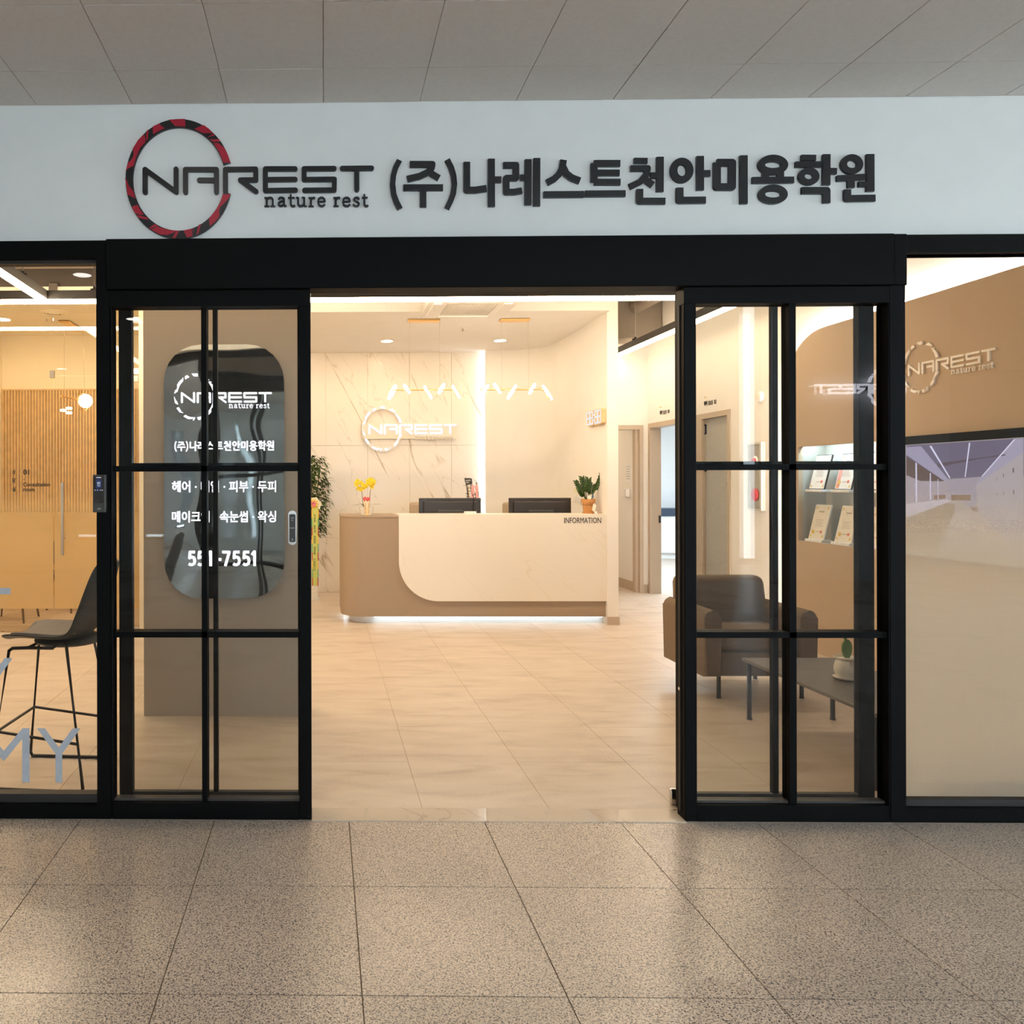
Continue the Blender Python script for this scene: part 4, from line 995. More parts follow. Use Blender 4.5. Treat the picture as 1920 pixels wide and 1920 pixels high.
# ================================================================== RECEPTION CHANDELIERS
LAMPS = [(.76,2.49,.181,-29),(.921,2.527,.126,34),(1.151,2.489,.171,31),(1.30,2.529,.131,-32),(1.458,2.493,.167,29)]
LAMPS2 = [(1.764,2.495,.175,-35),(1.909,2.53,.139,33),(2.067,2.487,.181,-33),(2.29,2.522,.135,-31),(2.453,2.48,.194,32)]
def chandelier(label, lamps, rod, can, wires):
    t = thing('ring_chandelier', label, 'pendant light', ((rod[0]+rod[1])/2, 8.3, 2.515), group='brass ring lamps over the counter')
    x0 = t.location.x
    obj('canopy', B().rbox(can[0]-x0, can[1]-x0, -.055, .055, .745, .770, .006, 1), M_BRASS, t)
    for w in wires: obj('cable', B().tube([(w-x0,0,.008),(w-x0,0,.745)], .0015, 5), M_FRAMETAN, t)
    obj('rod', B().tube([(rod[0]-x0,0,0),(rod[1]-x0,0,0)], .008, 10), M_BRASS, t, smooth=True)
    for i, (x, z, L, a) in enumerate(lamps):
        d = Vector((-math.sin(math.radians(a)), 0, math.cos(math.radians(a))))
        d = Vector((d.x, 0, d.z)); ax = d.cross(Vector((0,1,0)))
        ax = (ax+Vector((0,.30 if i % 2 else .22,0))).normalized()
        c = (x-x0, 0, z-2.515)
        o = obj('lamp', B().torus(c, ax, L/2-.012, .0125, 36, 8), M_RING, t, smooth=True)
        b = B(); b.torus((c[0]+ax.x*.016, c[1]+ax.y*.016, c[2]+ax.z*.016), ax, L/2-.018, .006, 36, 6)
        obj('brass_band', b, M_BRASS, o, smooth=True)
        obj('holder', B().tube([(c[0], 0, 0.0),(c[0]+d.x*(L/2-.02), .0, c[2]+d.z*(L/2-.02))], .004, 6), M_BRASS, o)
    return t
chandelier('brass bar chandelier of tilted glowing rings before the marble wall', LAMPS, (.716,1.475), (.933,1.279), (.955,1.28))
chandelier('brass bar chandelier of tilted glowing rings before the plain curved wall', LAMPS2, (1.72,2.47), (1.939,2.259), (1.955,2.25))

# consulting room pendant
t = thing('globe_pendant', 'brass pendant with opal globe and three small hanging lamps in consulting room', 'pendant light', (-2.976, 9.30, 2.55))
obj('canopy', B().rbox(-.155, -.02, -.42, .16, .852, .878, .01, 1), M_BRASS, t)
obj('cable', B().tube([(-.095,-.38,.852),(-.095,-.38,-.02)], .0022, 5), M_STEEL, t)
obj('cable', B().tube([(-.03,.12,.852),(-.01,.12,.06)], .0022, 5), M_STEEL, t)
obj('arm', B().tube([(-.12,-.42,-.02),(-.012,.08,-.02)], .011, 8), M_BRASS, t, smooth=True)
obj('globe', B().ball((0,.12,-.02), .087, 22), M_OPAL, t, smooth=True)
obj('hoop', B().torus((-.02,.10,-.035), (1,-.35,0), .112, .005, 32, 6), M_BRASS, t, smooth=True)
for x, y, z in ((-.115,-.36,-.185),(-.065,-.30,-.155),(-.045,-.36,-.215)):
    obj('drop_cable', B().tube([(x,y,z),(x,y,-.02)], .0025, 5), M_BRASS, t)
    obj('small_lamp', B().lathe([(.004,.02),(.036,.014),(.036,-.006),(.030,-.010)], (x,y,z), 18), M_OPAL, t, smooth=True)

# ================================================================== RECEPTION COUNTER
def rounded_plan(x0, x1, y0, y1, r):
    pts = [(x1,y0),(x1,y1),(x0,y1)]
    for k in range(0, 11):
        a = PI+PI/2*k/10; pts.append((x0+r+r*math.cos(a), y0+r+r*math.sin(a)))
    return pts
t = thing('reception_counter', 'curved brown reception counter with cream marble front and lit base', 'counter', (1.6, 8.02, 0))
obj('body', B().prism(rounded_plan(-1.41,1.384,.012,.30,.24), .076, 1.128, FZ_), M_BROWN, t, smooth=True)
obj('body_end', B().prism([(-1.41,.28),(-.80,.28),(-.80,.78),(-1.41,.78)], .076, 1.128, FZ_), M_BROWN, t)
obj('top_board', B().prism(rounded_plan(-1.415,-.80,.007,.78,.24), 1.128, 1.142, FZ_), M_BROWN, t, smooth=True)
pp = [(1.384,1.162),(-.80,1.162),(-.80,.66)]
for k in range(0, 13):
    a = PI+PI/2*k/12; pp.append((-.80+.415+.415*math.cos(a), .243+.415+.415*math.sin(a)))
pp.append((1.384,.243))
obj('front_panel', B().prism(pp, -.012, .012, FY_), M_DESKMARBLE, t)
obj('ledge', B().box(-.80, 1.384, .012, .31, 1.128, 1.162), M_DESKMARBLE, t)
obj('work_surface', B().box(-.80, 1.38, .31, .98, .72, .745), M_WHITE, t)
obj('side_panel', B().box(1.355, 1.38, .31, .98, 0, .72), M_WHITE, t)
obj('plinth', B().prism(rounded_plan(-1.32,1.38,.10,.70,.20), 0, .076, FZ_), M_WHITE2, t, smooth=True)
obj('base_light', B().box(-1.06, 1.36, .035, .075, .068, .0755), glow('counter_base_led', (.80,.93,1.0), 2.2), t)
obj('base_light', B().box(-1.375, -1.335, .32, .70, .068, .0755), glow('counter_base_led_end', (.80,.93,1.0), 2.2), t)
text('lettering', 'INFORMATION', M_DARKTEXT, FY_, (.941, -.013, 1.066), .387, .060, .002, 0, t)

def monitor(label, x):
    t = thing('monitor', label, 'monitor', (x, 8.50, .745), group='black monitors on the reception counter')
    obj('back_shell', B().rbox(-.345, .345, -.02, .02, .20, .58, .006, 2), M_DARKPL, t)
    obj('back_hump', B().rbox(-.30, .30, -.038, -.015, .23, .545, .012, 2), M_DARKPL, t)
    obj('screen', B().box(-.332, .332, .0195, .022, .215, .567), M_RUBBER, t)
    obj('stand', B().rbox(-.14, .14, -.052, -.03, .12, .445, .008, 2), M_KEYGREY, t)
    obj('foot', B().rbox(-.13, .13, -.10, .10, 0, .012, .004), M_KEYGREY, t)
    obj('stand_neck', B().box(-.035, .035, -.045, -.02, .01, .20), M_KEYGREY, t)
    return t
m = monitor('black monitor seen from behind, left one on the counter beside the pink-ribboned plant', 1.42)
dup(m, (2.425,8.50,.745), 0, 'black monitor seen from behind, right one on the counter beside the terracotta pot', m['group'])

t = thing('office_chair', 'tan office chair back showing beside the left monitor', 'chair', (1.27, 9.1, 0), group='tan chairs behind the reception counter')
obj('backrest', B().rbox(-.235, .235, -.04, .03, .62, 1.262, .035, 4), M_OFFCHAIR, t, smooth=True)
obj('seat', B().rbox(-.25, .25, -.05, .42, .44, .53, .03, 3), M_OFFCHAIR, t, smooth=True)
obj('back_support', B().box(-.04, .04, -.07, -.035, .42, .80), M_DARKPL, t)
obj('gas_column', B().tube([(0,.18,.08),(0,.18,.45)], .028, 12), M_CHROME, t)
for k in range(5):
    a = 2*PI*k/5
    o = obj('base_leg', B().tube([(0,.18,.09),(.28*math.cos(a),.18+.28*math.sin(a),.06)], .018, 8), M_CHROME, t)
    obj('caster', B().ball((.28*math.cos(a),.18+.28*math.sin(a),.027), .027, 10), M_DARKPL, o)
dup(t, (2.385,9.1,0), 0, 'tan office chair back showing beside the right monitor', t['group'])

# small things on the counter
t = thing('tray', 'small white oval tray with dark pen rest on ledge before the left monitor', 'tray', (1.59, 8.20, 1.162))
obj('dish', fill2d(rrect(-.066,.066,-.035,.035,.03), [], 0, .012, FZ_), M_WHITEPL, t)
obj('rim', fill2d(rrect(-.066,.066,-.035,.035,.03), [rrect(-.056,.056,-.026,.026,.024)], .012, .024, FZ_), M_WHITEPL, t)
obj('insert', B().box(-.035, .035, -.012, .012, .012, .021), M_DARKPL, t)
t = thing('card_holder', 'small clear and brown card holder on ledge beside the terracotta pot', 'card holder', (2.955, 8.15, 1.162))
obj('card_stack', B().box(-.02, .05, -.02, .02, 0, .010), M_OFFCHAIR, t); obj('holder', B().box(-.05, -.022, -.02, .02, 0, .024), M_WHITEPL, t)
t = thing('cable', 'thin black cable hanging down the back of the left monitor', 'cable', (1.672, 8.455, .745))
obj('wire', B().tube([(.012,.06,.62),(.01,.03,.592),(.006,0,.56),(.002,-.012,.50),(0,-.015,.42),(-.004,-.01,.24),(-.004,0,.0)], .0035, 6), M_BLACK, t)
t = thing('wall_outlet', 'white double wall outlet with yellow notes on the curved wall behind counter', 'outlet', (2.985, 8.92, 1.26))
obj('plate', B().rbox(-.012, 0, -.13, -.02, 0, .075, .003, 1), M_WHITEPL, t); obj('plate', B().rbox(-.012, 0, .03, .11, .0, .075, .003, 1), M_WHITEPL, t)
obj('note', B().box(-.004, -.001, -.09, -.03, .10, .15), M_YELLOW, t); obj('note', B().box(-.004, -.001, .04, .09, .12, .16), paint('pale_yellow_note', (.88,.80,.45), .6), t)

# LED wall clock
t = thing('wall_clock', 'digital wall clock with white numerals in tan case on curved wall', 'clock', (2.985, 8.235, 2.20))
def seg8(b, y, w, h, th, d0, d1):
    for (a, c) in (((0,0),(w,0)),((0,h/2),(w,h/2)),((0,h),(w,h)),((0,0),(0,h)),((w,0),(w,h))):
        b.stroke([(y+a[0], a[1]-h/2),(y+c[0], c[1]-h/2)], th, d0, d1, FX_, (0,0,0), True)
for i, y in enumerate((-.205,-.105,.03,.13)):
    obj('digit_case', B().prism(rrect(y-.018, y+.075+.018, -.083, .083, .02), .004, .05, FX_), M_TANPL, t)
    b = B(); seg8(b, y, .075, .13, .019, .05, .053); obj('digit', b, M_CLOCK, t)
b = B()
for z in (-.03,.03): b.ball((-.045, .0+.005, z), .010, 8)
obj('colon', b, M_CLOCK, t)
obj('mounting_bar', B().box(-.006, 0, -.2, .2, -.02, .02), M_TANPL, t)

# ================================================================== PLANTS
def orchid():
    t = thing('orchid', 'yellow orchid with two flower stems and cream ribbons in white pot on counter', 'potted plant', (.47, 8.27, 1.142))
    obj('pot', B().lathe([(.055,0),(.062,.004),(.082,.085),(.082,.092),(.074,.092),(.072,.08)], n=28), M_CERAMIC, t, smooth=True)
    obj('soil', B().lathe([(.073,.082),(.05,.088),(.01,.09)], n=20), M_SOIL, t)
    for pts in ([(-.03,0,.085),(-.042,-.01,.20),(-.052,-.01,.28),(-.07,-.015,.34),(-.095,-.02,.37)],
                [(.035,0,.085),(.040,0,.22),(.050,-.01,.30),(.045,-.015,.37),(.02,-.02,.40)]):
        obj('flower_stem', B().tube(pts, .0035, 6, .002), M_STEM, t)
    for d, L in (((-1,-.15,.35),.145),((1,-.1,.45),.155),((.5,-.4,.7),.06),((-.6,.5,.6),.10)):
        obj('leaf', B().leaf((d[0]*.03,-.005,.09), d, (0,0,1), L, .045, .22, .12), M_LEAF2, t)
    fl, lip = B(), B()
    rnd = random.Random(3)
    cen = [(-.095,.375),(-.105,.335),(-.06,.355),(-.035,.33),(-.04,.30),(-.085,.295),(-.015,.31),(-.055,.285),(-.11,.355)]+[(.04,.39),(.02,.375),(.065,.385),(.05,.36),(.075,.345),(.03,.345),(.06,.31),(.015,.34),(.08,.37),(.0,.325)]
    for x, z in cen:
        y = rnd.uniform(-.045, .005); ph = rnd.uniform(0, 2)
        for k in range(5):
            a = ph+2*PI*k/5; d = (math.cos(a), -.25, math.sin(a))
            fl.leaf((x,y,z), d, (0,-1,0), .031, .030, .1, .15)
        lip.ball((x+.002,y-.008,z-.004), .0045, 6)
    obj('flowers', fl, M_YELLOW, t, kind='stuff'); obj('flower_lips', lip, M_MAGENTA, t, kind='stuff')
    for i, x in enumerate((-.018,.022)):
        b = B(); x2 = x+(.012 if i else .008)*(-1 if i == 0 else 1)*-1
        b.prism([(x-.012,.155),(x+.012,.155),(x2+.015,.002),(x2-.012,.002)], .083, .085, FY_)
        o = obj('ribbon', b, M_RIBBONC, t)
        txt = ('축\n개\n원\n기\n념' if i == 0 else '번\n창\n하\n세\n요')
        text('lettering', txt, M_STEM, FY_, (x+.001-.004, -.0852, .02), .008, .115, .0004, .01, o, 'L', .9)
    b = B()
    for x, z in ((-.03,.185),(-.015,.195),(0,.18),(.015,.19),(.03,.187),(-.02,.168),(.01,.165),(.025,.175)):
        b.ball((x,-.075+abs(x)*.3,z), .013, 8, (1,.8,.9))
    obj('bow', b, M_BOWRED, t)
    return t
orchid()

def gift_plant():
    t = thing('potted_plant', 'small green plant with pink ribbon and black sign pick behind left monitor', 'potted plant', (1.735, 8.80, .745))
    obj('pot', B().lathe([(.06,0),(.065,.005),(.085,.40),(.085,.41),(.075,.41),(.074,.39)], n=24), M_CERAMIC, t, smooth=True)
    obj('soil', B().lathe([(.075,.395),(.02,.40)], n=18), M_SOIL, t)
    rnd = random.Random(11)
    for k in range(6):
        x = rnd.uniform(-.05, .04); top = (x*1.5-.01, rnd.uniform(-.03,.03), rnd.uniform(.60,.80))
        o = obj('stem', B().tube([(x*.6,0,.40), top], .004, 6), M_STEM, t)
        b = B()
        for i in range(9):
            f = .25+.75*i/8
            p = (x*.6+(top[0]-x*.6)*f, top[1]*f, .40+(top[2]-.40)*f); a = rnd.uniform(0, 2*PI)
            b.leaf(p, (math.cos(a), math.sin(a)*.6-.2, .35), (0,0,1), .055, .032, .2, .2)
        obj('leaves', b, M_LEAF, o)
    for i, (x, x2) in enumerate(((-.02,-.022),(.028,.042))):
        o = obj('ribbon', B().prism([(x-.016,.70),(x+.018,.70),(x2+.02,.42),(x2-.02,.42)], .10, .103, FY_), M_RIBBONP, t)
        text('lettering', '축\n하' if i else '드\n림', M_DARKTEXT, FY_, (x2-.006, -.1035, .60), .012, .045, .0004, .01, o)
    b = B()
    for s in (-1, 1): b.prism([(.004,.705),(s*.03+.004,.735),(s*.036+.004,.695),(s*.02+.004,.67)], .098, .115, FY_)
    obj('bow', b, M_RIBBONP, t)
    o = obj('sign_pick', B().prism([(-.115,.805),(-.03,.80),(-.025,.735),(-.10,.725)], .105, .112, FY_), M_DARKPL, t)
    text('lettering', 'HAPPY\nDAY', M_PAPER, FY_, (-.10, -.1125, .745), .06, .04, .0004, .01, o)
    obj('pick_stick', B().tube([(-.065,-.108,.73),(-.055,-.05,.40)], .0035, 6), M_BRASS, t)
gift_plant()

def zz_plant():
    t = thing('potted_plant', 'dark leafy plant in terracotta pot wrapped in clear film at counter end', 'potted plant', (2.862, 8.20, 1.162))
    obj('pot', B().lathe([(.048,0),(.050,.004),(.062,.115),(.072,.118),(.074,.155),(.066,.155),(.064,.14)], n=28), M_TERRA, t, smooth=True)
    obj('saucer', B().lathe([(.056,0),(.064,.014),(.060,.016),(.052,.006)], n=24), M_TERRA, t)
    obj('soil', B().lathe([(.066,.143),(.02,.15)], n=18), M_SOIL, t)
    rnd = random.Random(5)
    for top in ((-.115,-.01,.33),(-.06,.0,.37),(-.005,-.02,.36),(.045,.01,.30),(.12,.0,.405),(-.09,-.03,.255)):
        base = Vector((top[0]*.25, 0, .14)); tp_ = Vector(top)
        mid = base.lerp(tp_, .5)+Vector((top[0]*-.08, 0, .02))
        o = obj('stem', B().tube([base, mid, tp_], .0055, 6, .002), M_LEAF, t)
        b = B(); L = (tp_-base)
        for i in range(11):
            f = .36+.64*i/10; p = base.lerp(tp_, f); sgn = 1 if i % 2 else -1
            d = Vector((L.x*2+sgn*.10, -.05*sgn, L.z*.6+.02)).normalized()
            b.leaf(p, d, (0,-1,0), .060, .034, .15, .2)
        obj('leaves', b, M_LEAF, o)
    obj('round_tag', B().prism([(.0225*math.cos(a*PI/9)-.012, .172+.0245*math.sin(a*PI/9)) for a in range(18)], .068, .071, FY_), M_PAPER, t)
    obj('blue_tie', B().leaf((.02,-.05,.15), (.25,-.2,1), (0,-1,0), .075, .022), paint('blue_grey_tie', (.10,.15,.22), .6), t)
    obj('gift_tag', B().prism([(.028,.108),(.058,.095),(.042,.018),(.012,.038)], .0735, .076, FY_), M_PAPER, t)
    obj('twine', B().torus((0,0,.092), (0,0,1), .0615, .0025, 28, 5), M_STEM, t)
    b = B(); n = 20
    rings = []
    for r, z in ((.077,.09),(.085,.18),(.115,.26)):
        rings.append([b.v(((r+.012*math.sin(3*a*2*PI/n+z*40))*math.cos(a*2*PI/n), (r+.012*math.cos(4*a*2*PI/n))*math.sin(a*2*PI/n)*.6, z)) for a in range(n)])
    for A, C in zip(rings, rings[1:]):
        for q in range(n): b.f([A[q], A[(q+1)%n], C[(q+1)%n], C[q]])
    obj('cellophane', b, M_CELLO, t, smooth=True, recalc=True)
zz_plant()

def tall_tree():
    t = thing('potted_tree', 'tall bushy dark green potted tree with long ribbon at left of counter', 'potted plant', (-.19, 9.78, 0))
    rnd = random.Random(21)
    obj('pot', B().lathe([(.19,0),(.19,.03),(.165,.035),(.178,.60),(.185,.625),(.165,.625),(.16,.58)], n=4), M_CERAMIC, t).rotation_euler = (0,0,PI/4)
    obj('soil', B().box(-.11, .11, -.11, .11, .55, .585), M_SOIL, t)
    for k in range(4):
        x = (k-1.5)*.04
        obj('trunk', B().tube([(x,0,.58),(x*1.4,.02*k-.03,1.0),(x*2.2,.03*k-.04,1.62)], .012, 8, .005), M_BARK, t)
    b = B()
    for i in range(1250):
        z = rnd.uniform(.78, 1.84); f = (z-.78)/1.06
        R = .215*(.72+.45*math.sin(f*PI)) * (1.0 if f < .55 else 1.05)
        a = rnd.uniform(0, 2*PI); r = R*math.sqrt(rnd.uniform(.1, 1.2))
        p = (r*math.cos(a), r*math.sin(a)*.8, z)
        b.leaf(p, (math.cos(a)+rnd.uniform(-.4,.4), math.sin(a)+rnd.uniform(-.4,.4), rnd.uniform(-.7,.5)), (0,0,1), rnd.uniform(.06,.11), rnd.uniform(.035,.055), .25, .2)
    for i in range(36):
        z = rnd.uniform(.82, 1.82); a = rnd.uniform(-1.2, .5); R = .22
        p = (R*math.cos(a), R*math.sin(a)*.7, z)
        b.leaf(p, (math.cos(a), math.sin(a), rnd.uniform(-.3,.5)), (0,0,1), rnd.uniform(.07,.12), .035, .25, .2)
    obj('foliage', b, M_LEAF, t, kind='stuff')
    # ribbon and bow hang in front
    rx = .088
    o = obj('ribbon', B().prism([(rx-.040,1.20),(rx+.040,1.20),(rx+.026,.215),(rx-.045,.225)], .375, .377, FY_), M_RIBBONY, t)
    rb = B()
    cols = (M_RIBBONE, paint('ribbon_green', (.12,.42,.16), .5), paint('ribbon_red', (.45,.06,.04), .5))
    for s in (-1, 1):
        for k in range(9):
            z1 = 1.16-k*.105; z0 = z1-.105; ff = lambda z: rx+s*(.033+.007*(z-.2))
            obj('ribbon_edge', B().prism([(ff(z1)-.006,z1),(ff(z1)+.006,z1),(ff(z0)+.006,z0),(ff(z0)-.006,z0)], .3772, .3785, FY_), cols[k % 3], o)
    words = (('무\n궁\n한',1.005,.100),('발\n전\n과',.872,.100),('영\n원\n한',.740,.100),('성\n공\n을',.607,.100),('기\n원\n합\n니\n다',.395,.165))
    for w, z, h in words: text('lettering', w, M_DARKTEXT, FY_, (rx-.004-(1.0-z)*.008, -.3775, z), .030, h, .0006, .012, o, 'C', .95)
    b = B()
    for k in range(10):
        a = 2*PI*k/10; b.leaf((rx-.02,-.38,1.235), (math.cos(a),-.35,math.sin(a)), (0,-1,0), .075, .03, .3, .3)
    obj('bow', b, M_RIBBONE, t)
    b = B()
    for k in range(6):
        a = 2*PI*k/6+.3; b.leaf((rx-.02,-.385,1.235), (math.cos(a),-.6,math.sin(a)), (0,-1,0), .05, .024, .3, .3)
    obj('bow_flowers', b, paint('pink_bow_petal', (.72,.20,.28), .5), t)
    obj('wrap_sheet', B().prism([(rx-.05,1.31),(rx+.02,1.32),(rx+.075,1.24),(rx+.06,1.17),(rx-.04,1.19)], .367, .369, FY_), paint('cream_wrap', (.80,.78,.58), .6), t)
tall_tree()

# ================================================================== BAR STOOL (left window)
t = thing('bar_stool', 'dark shell bar stool with taupe seat pad and thin black legs in left window', 'stool', (-1.352, 3.875, -.004), rz=-.07)
prof = [(-.235,.706),(-.20,.718),(-.10,.719),(0,.712),(.09,.710),(.155,.732),(.195,.785),(.222,.86),(.245,.93),(.268,1.005),(.288,1.07),(.300,1.102)]
hw = [.185,.205,.215,.222,.225,.225,.222,.212,.200,.185,.160,.115]
b = B(); rows = []
for (x, z), w in zip(prof, hw):
    row = []
    for k in range(13):
        s = -1+2*k/12; e = abs(s)**2.6
        up = .040*e if x < .16 else .012*e
        fw = 0 if x < .10 else -.055*e*min(1, (x-.10)/.1)
        row.append(b.v((x+fw, s*w, z+up)))
    rows.append(row)
for A, C in zip(rows, rows[1:]):
    for k in range(12): b.f([A[k], A[k+1], C[k+1], C[k]])
sh = obj('shell', b, M_SHELL, t, smooth=True)
md = sh.modifiers.new('thickness', 'SOLIDIFY'); md.thickness = .011; md.offset = -1
md = sh.modifiers.new('smooth', 'SUBSURF'); md.levels = 1; md.render_levels = 2
b = B(); rows = []
for (x, z), w in list(zip(prof, hw))[1:6]:
    rows.append([b.v((x, s*w*.88, z+.012+.026*abs(s)**2.6)) for s in [-1+k/5 for k in range(11)]])
for A, C in zip(rows, rows[1:]):
    for k in range(10): b.f([A[k], A[k+1], C[k+1], C[k]])
sp = obj('seat_pad', b, M_SEATFAB, t, smooth=True)
md = sp.modifiers.new('thickness', 'SOLIDIFY'); md.thickness = .018; md.offset = 1
md = sp.modifiers.new('smooth', 'SUBSURF'); md.levels = 1; md.render_levels = 2
for s in (-1, 1):
    obj('leg', B().tube([(-.10,s*.165,.690),(-.178,s*.168,.687),(-.195,s*.17,.675),(-.272,s*.225,.03),(-.264,s*.226,.014)], .0085, 8), M_BLKMETAL, t, smooth=True)
    obj('leg', B().tube([(.02,s*.165,.690),(.085,s*.17,.725),(.098,s*.172,.71),(.205,s*.232,.03),(.198,s*.233,.014)], .0085, 8), M_BLKMETAL, t, smooth=True)
    obj('sled_bar', B().tube([(-.267,s*.226,.0125),(.20,s*.233,.0125)], .0085, 8), M_BLKMETAL, t)
    obj('under_bar', B().tube([(-.11,s*.165,.690),(.03,s*.165,.690)], .0085, 8), M_BLKMETAL, t)
    obj('foot_bar', B().tube([(-.241,s*.205,.285),(.175,s*.212,.235)], .0075, 8), M_BLKMETAL, t)
obj('cross_bar', B().tube([(-.10,-.165,.690),(-.10,.165,.690)], .0085, 8), M_BLKMETAL, t)
obj('cross_bar', B().tube([(.02,-.165,.690),(.02,.165,.690)], .0085, 8), M_BLKMETAL, t)
obj('foot_rest', B().tube([(-.241,-.205,.285),(-.241,.205,.285)], .0075, 8), M_BLKMETAL, t)
obj('seat_shell_base', B().ball((.045,0,.706), 1, 20, (.175,.17,.032)), M_SHELL, t, smooth=True)

# dark wood chairs of the consulting room, legs showing under the frosted glass
t = thing('meeting_chair', 'dark wooden chair whose legs show under frosted consulting room glass at left edge', 'chair', (-3.42, 8.25, 0), group='dark chairs in the consulting room')
obj('seat', B().rbox(-.22, .22, -.22, .22, .43, .47, .015, 2), M_SEATFAB, t)
obj('backrest', B().rbox(-.21, .21, .20, .225, .55, .82, .01, 2), M_SEATFAB, t)
for x, y in ((-.19,-.19),(.19,-.19),(-.19,.19),(.19,.19)):
    obj('leg', B().tube([(x*.8,y*.8,.44),(x*1.12,y*1.12,0)], .017, 8, .011), M_STEM, t)
dup(t, (-2.98,8.95,0), 2.6, 'dark wooden chair farther back in the consulting room behind the frosted glass', t['group'])

# ================================================================== ARMCHAIR AND TABLE
t = thing('armchair', 'brown grey fabric armchair with rounded arms on slim black legs', 'armchair', (2.985, 5.53, 0))
def arm(s):
    b = B(); x0, x1 = (s*.385, s*.268) if s < 0 else (.268, .385)
    lo, hi = min(x0,x1), max(x0,x1); r = .05
    pts = [(lo,.165),(hi,.165),(hi,.62-r)]
    for k in range(1, 6): a = PI/2*k/6; pts.append((hi-r+r*math.cos(a), .62-r+r*math.sin(a)))
    pts += [(hi-r,.62),(lo+r,.62)]
    for k in range(1, 6): a = PI/2+PI/2*k/6; pts.append((lo+r+r*math.cos(a), .62-r+r*math.sin(a)))
    pts.append((lo,.62-r))
    b.prism(pts, -.30, .335, FY_)
    bmesh.ops.bevel(b.bm, geom=[e for e in b.bm.edges if abs(e.verts[0].co.y-e.verts[1].co.y) < 1e-4], offset=.02, segments=2, profile=.5, affect='EDGES')
    return b
for s in (-1, 1): obj('arm', arm(s), M_FABRIC, t, smooth=True)
b = B().rbox(-.34, .33, .0, .15, .40, .795, .055, 4)
for v in b.bm.verts:
    k = (v.co.z-.40)/.4; v.co.y += .10+.06*k; v.co.x *= 1-.04*max(0, k)
obj('backrest', b, M_FABRIC, t, smooth=True)
obj('back_frame', B().rbox(-.37, .37, .18, .30, .165, .60, .03, 3), M_FABRIC, t, smooth=True)
obj('seat_cushion', B().rbox(-.266, .266, -.30, .18, .33, .475, .035, 4), M_FABRIC, t, smooth=True)
obj('base', B().rbox(-.27, .27, -.315, .25, .165, .33, .015, 2), M_FABRIC, t, smooth=True)
for x, y in ((-.245,-.25),(.325,-.25),(-.27,.27),(.30,.27)):
    o = obj('leg', B().tube([(x,y,.006),(x,y,.17)], .0135, 12), M_BLKMETAL, t, smooth=True)
    obj('foot', B().lathe([(.016,0),(.016,.008),(.012,.010)], (x,y,0), 12), M_DARKPL, o)

t = thing('coffee_table', 'low dark rectangular coffee table beside the storefront glass', 'table', (2.96, 4.26, 0))
obj('table_top', B().rbox(-.305, .30, -.585, .58, .362, .382, .003, 1), M_TABLETOP, t)
for x, y in ((-.275,.545),(.245,.545),(-.275,-.55),(.245,-.55)):
    o = obj('leg', B().tube([(x,y,.006),(x,y,.364)], .0135, 12), M_BLKMETAL, t, smooth=True)
    obj('foot', B().lathe([(.016,0),(.016,.008),(.012,.010)], (x,y,0), 12), M_DARKPL, o)

t = thing('cactus_pot', 'white ceramic pot with saucer and single green pad on coffee table', 'potted plant', (2.955, 4.31, .382))
obj('saucer', B().lathe([(.050,0),(.066,.010),(.069,.014),(.060,.011),(.04,.005)], n=32), M_CERAMIC, t, smooth=True)
obj('pot', B().lathe([(.040,.006),(.050,.010),(.062,.040),(.064,.065),(.056,.095),(.049,.108),(.056,.118),(.064,.123),(.063,.127),(.053,.122),(.046,.110)], n=36), M_CERAMIC, t, smooth=True)
obj('gravel', B().lathe([(.052,.116),(.03,.121),(.01,.122)], n=20), M_PAPER, t, kind='stuff')
b = B()
prof2 = [(.010,.118),(.014,.135),(.026,.155),(.0285,.18),(.024,.205),(.012,.222),(.002,.226)]
pl = [(-x*(1.0 if i < 3 else 1), z) for i, (x, z) in enumerate(prof2)]+[(x, z) for x, z in prof2[::-1]]
b.prism(pl, -.007, .007, FY_)
bmesh.ops.bevel(b.bm, geom=list(b.bm.edges), offset=.003, segments=2, profile=.5, affect='EDGES')
obj('cactus_pad', b, M_LEAF3, t, smooth=True)
b = B().prism([(-.004,.215),(-.020,.235),(-.024,.252),(-.012,.255),(-.002,.235)], -.005, .005, FY_)
obj('cactus_pad', b, M_LEAF3, t)

# ================================================================== TELEVISION
t = thing('television', 'wall television with black frame showing a long white room', 'television', (4.31, 5.10, .955))
obj('back_box', B().box(-.035, 0, -.72, .72, .0, .860), M_DARKPL, t)
obj('bezel', fill2d([(-.735,-.012),(.735,-.012),(.735,.872),(-.735,.872)], [[(-.715,.012),(.715,.012),(.715,.812),(-.715,.812)]], .034, .050, FX_), M_BLACK, t)
scr = obj('screen', B().box(-.040, -.035, -.715, .715, .012, .812), glow('screen_base', (.47,.40,.38), .55), t)
for i, (c, pts) in enumerate(TV_PICTURE):
    q = []
    for y, z in pts: q.append((max(-.71, min(.71, -(y-5.10))), max(.015, min(.81, z-.955))))
    obj('picture', B().prism(q, .0402+.0001*i, .0403+.0001*i, FX_), glow('screen_%d' % i, c, .55), scr, kind='stuff' if i else None)

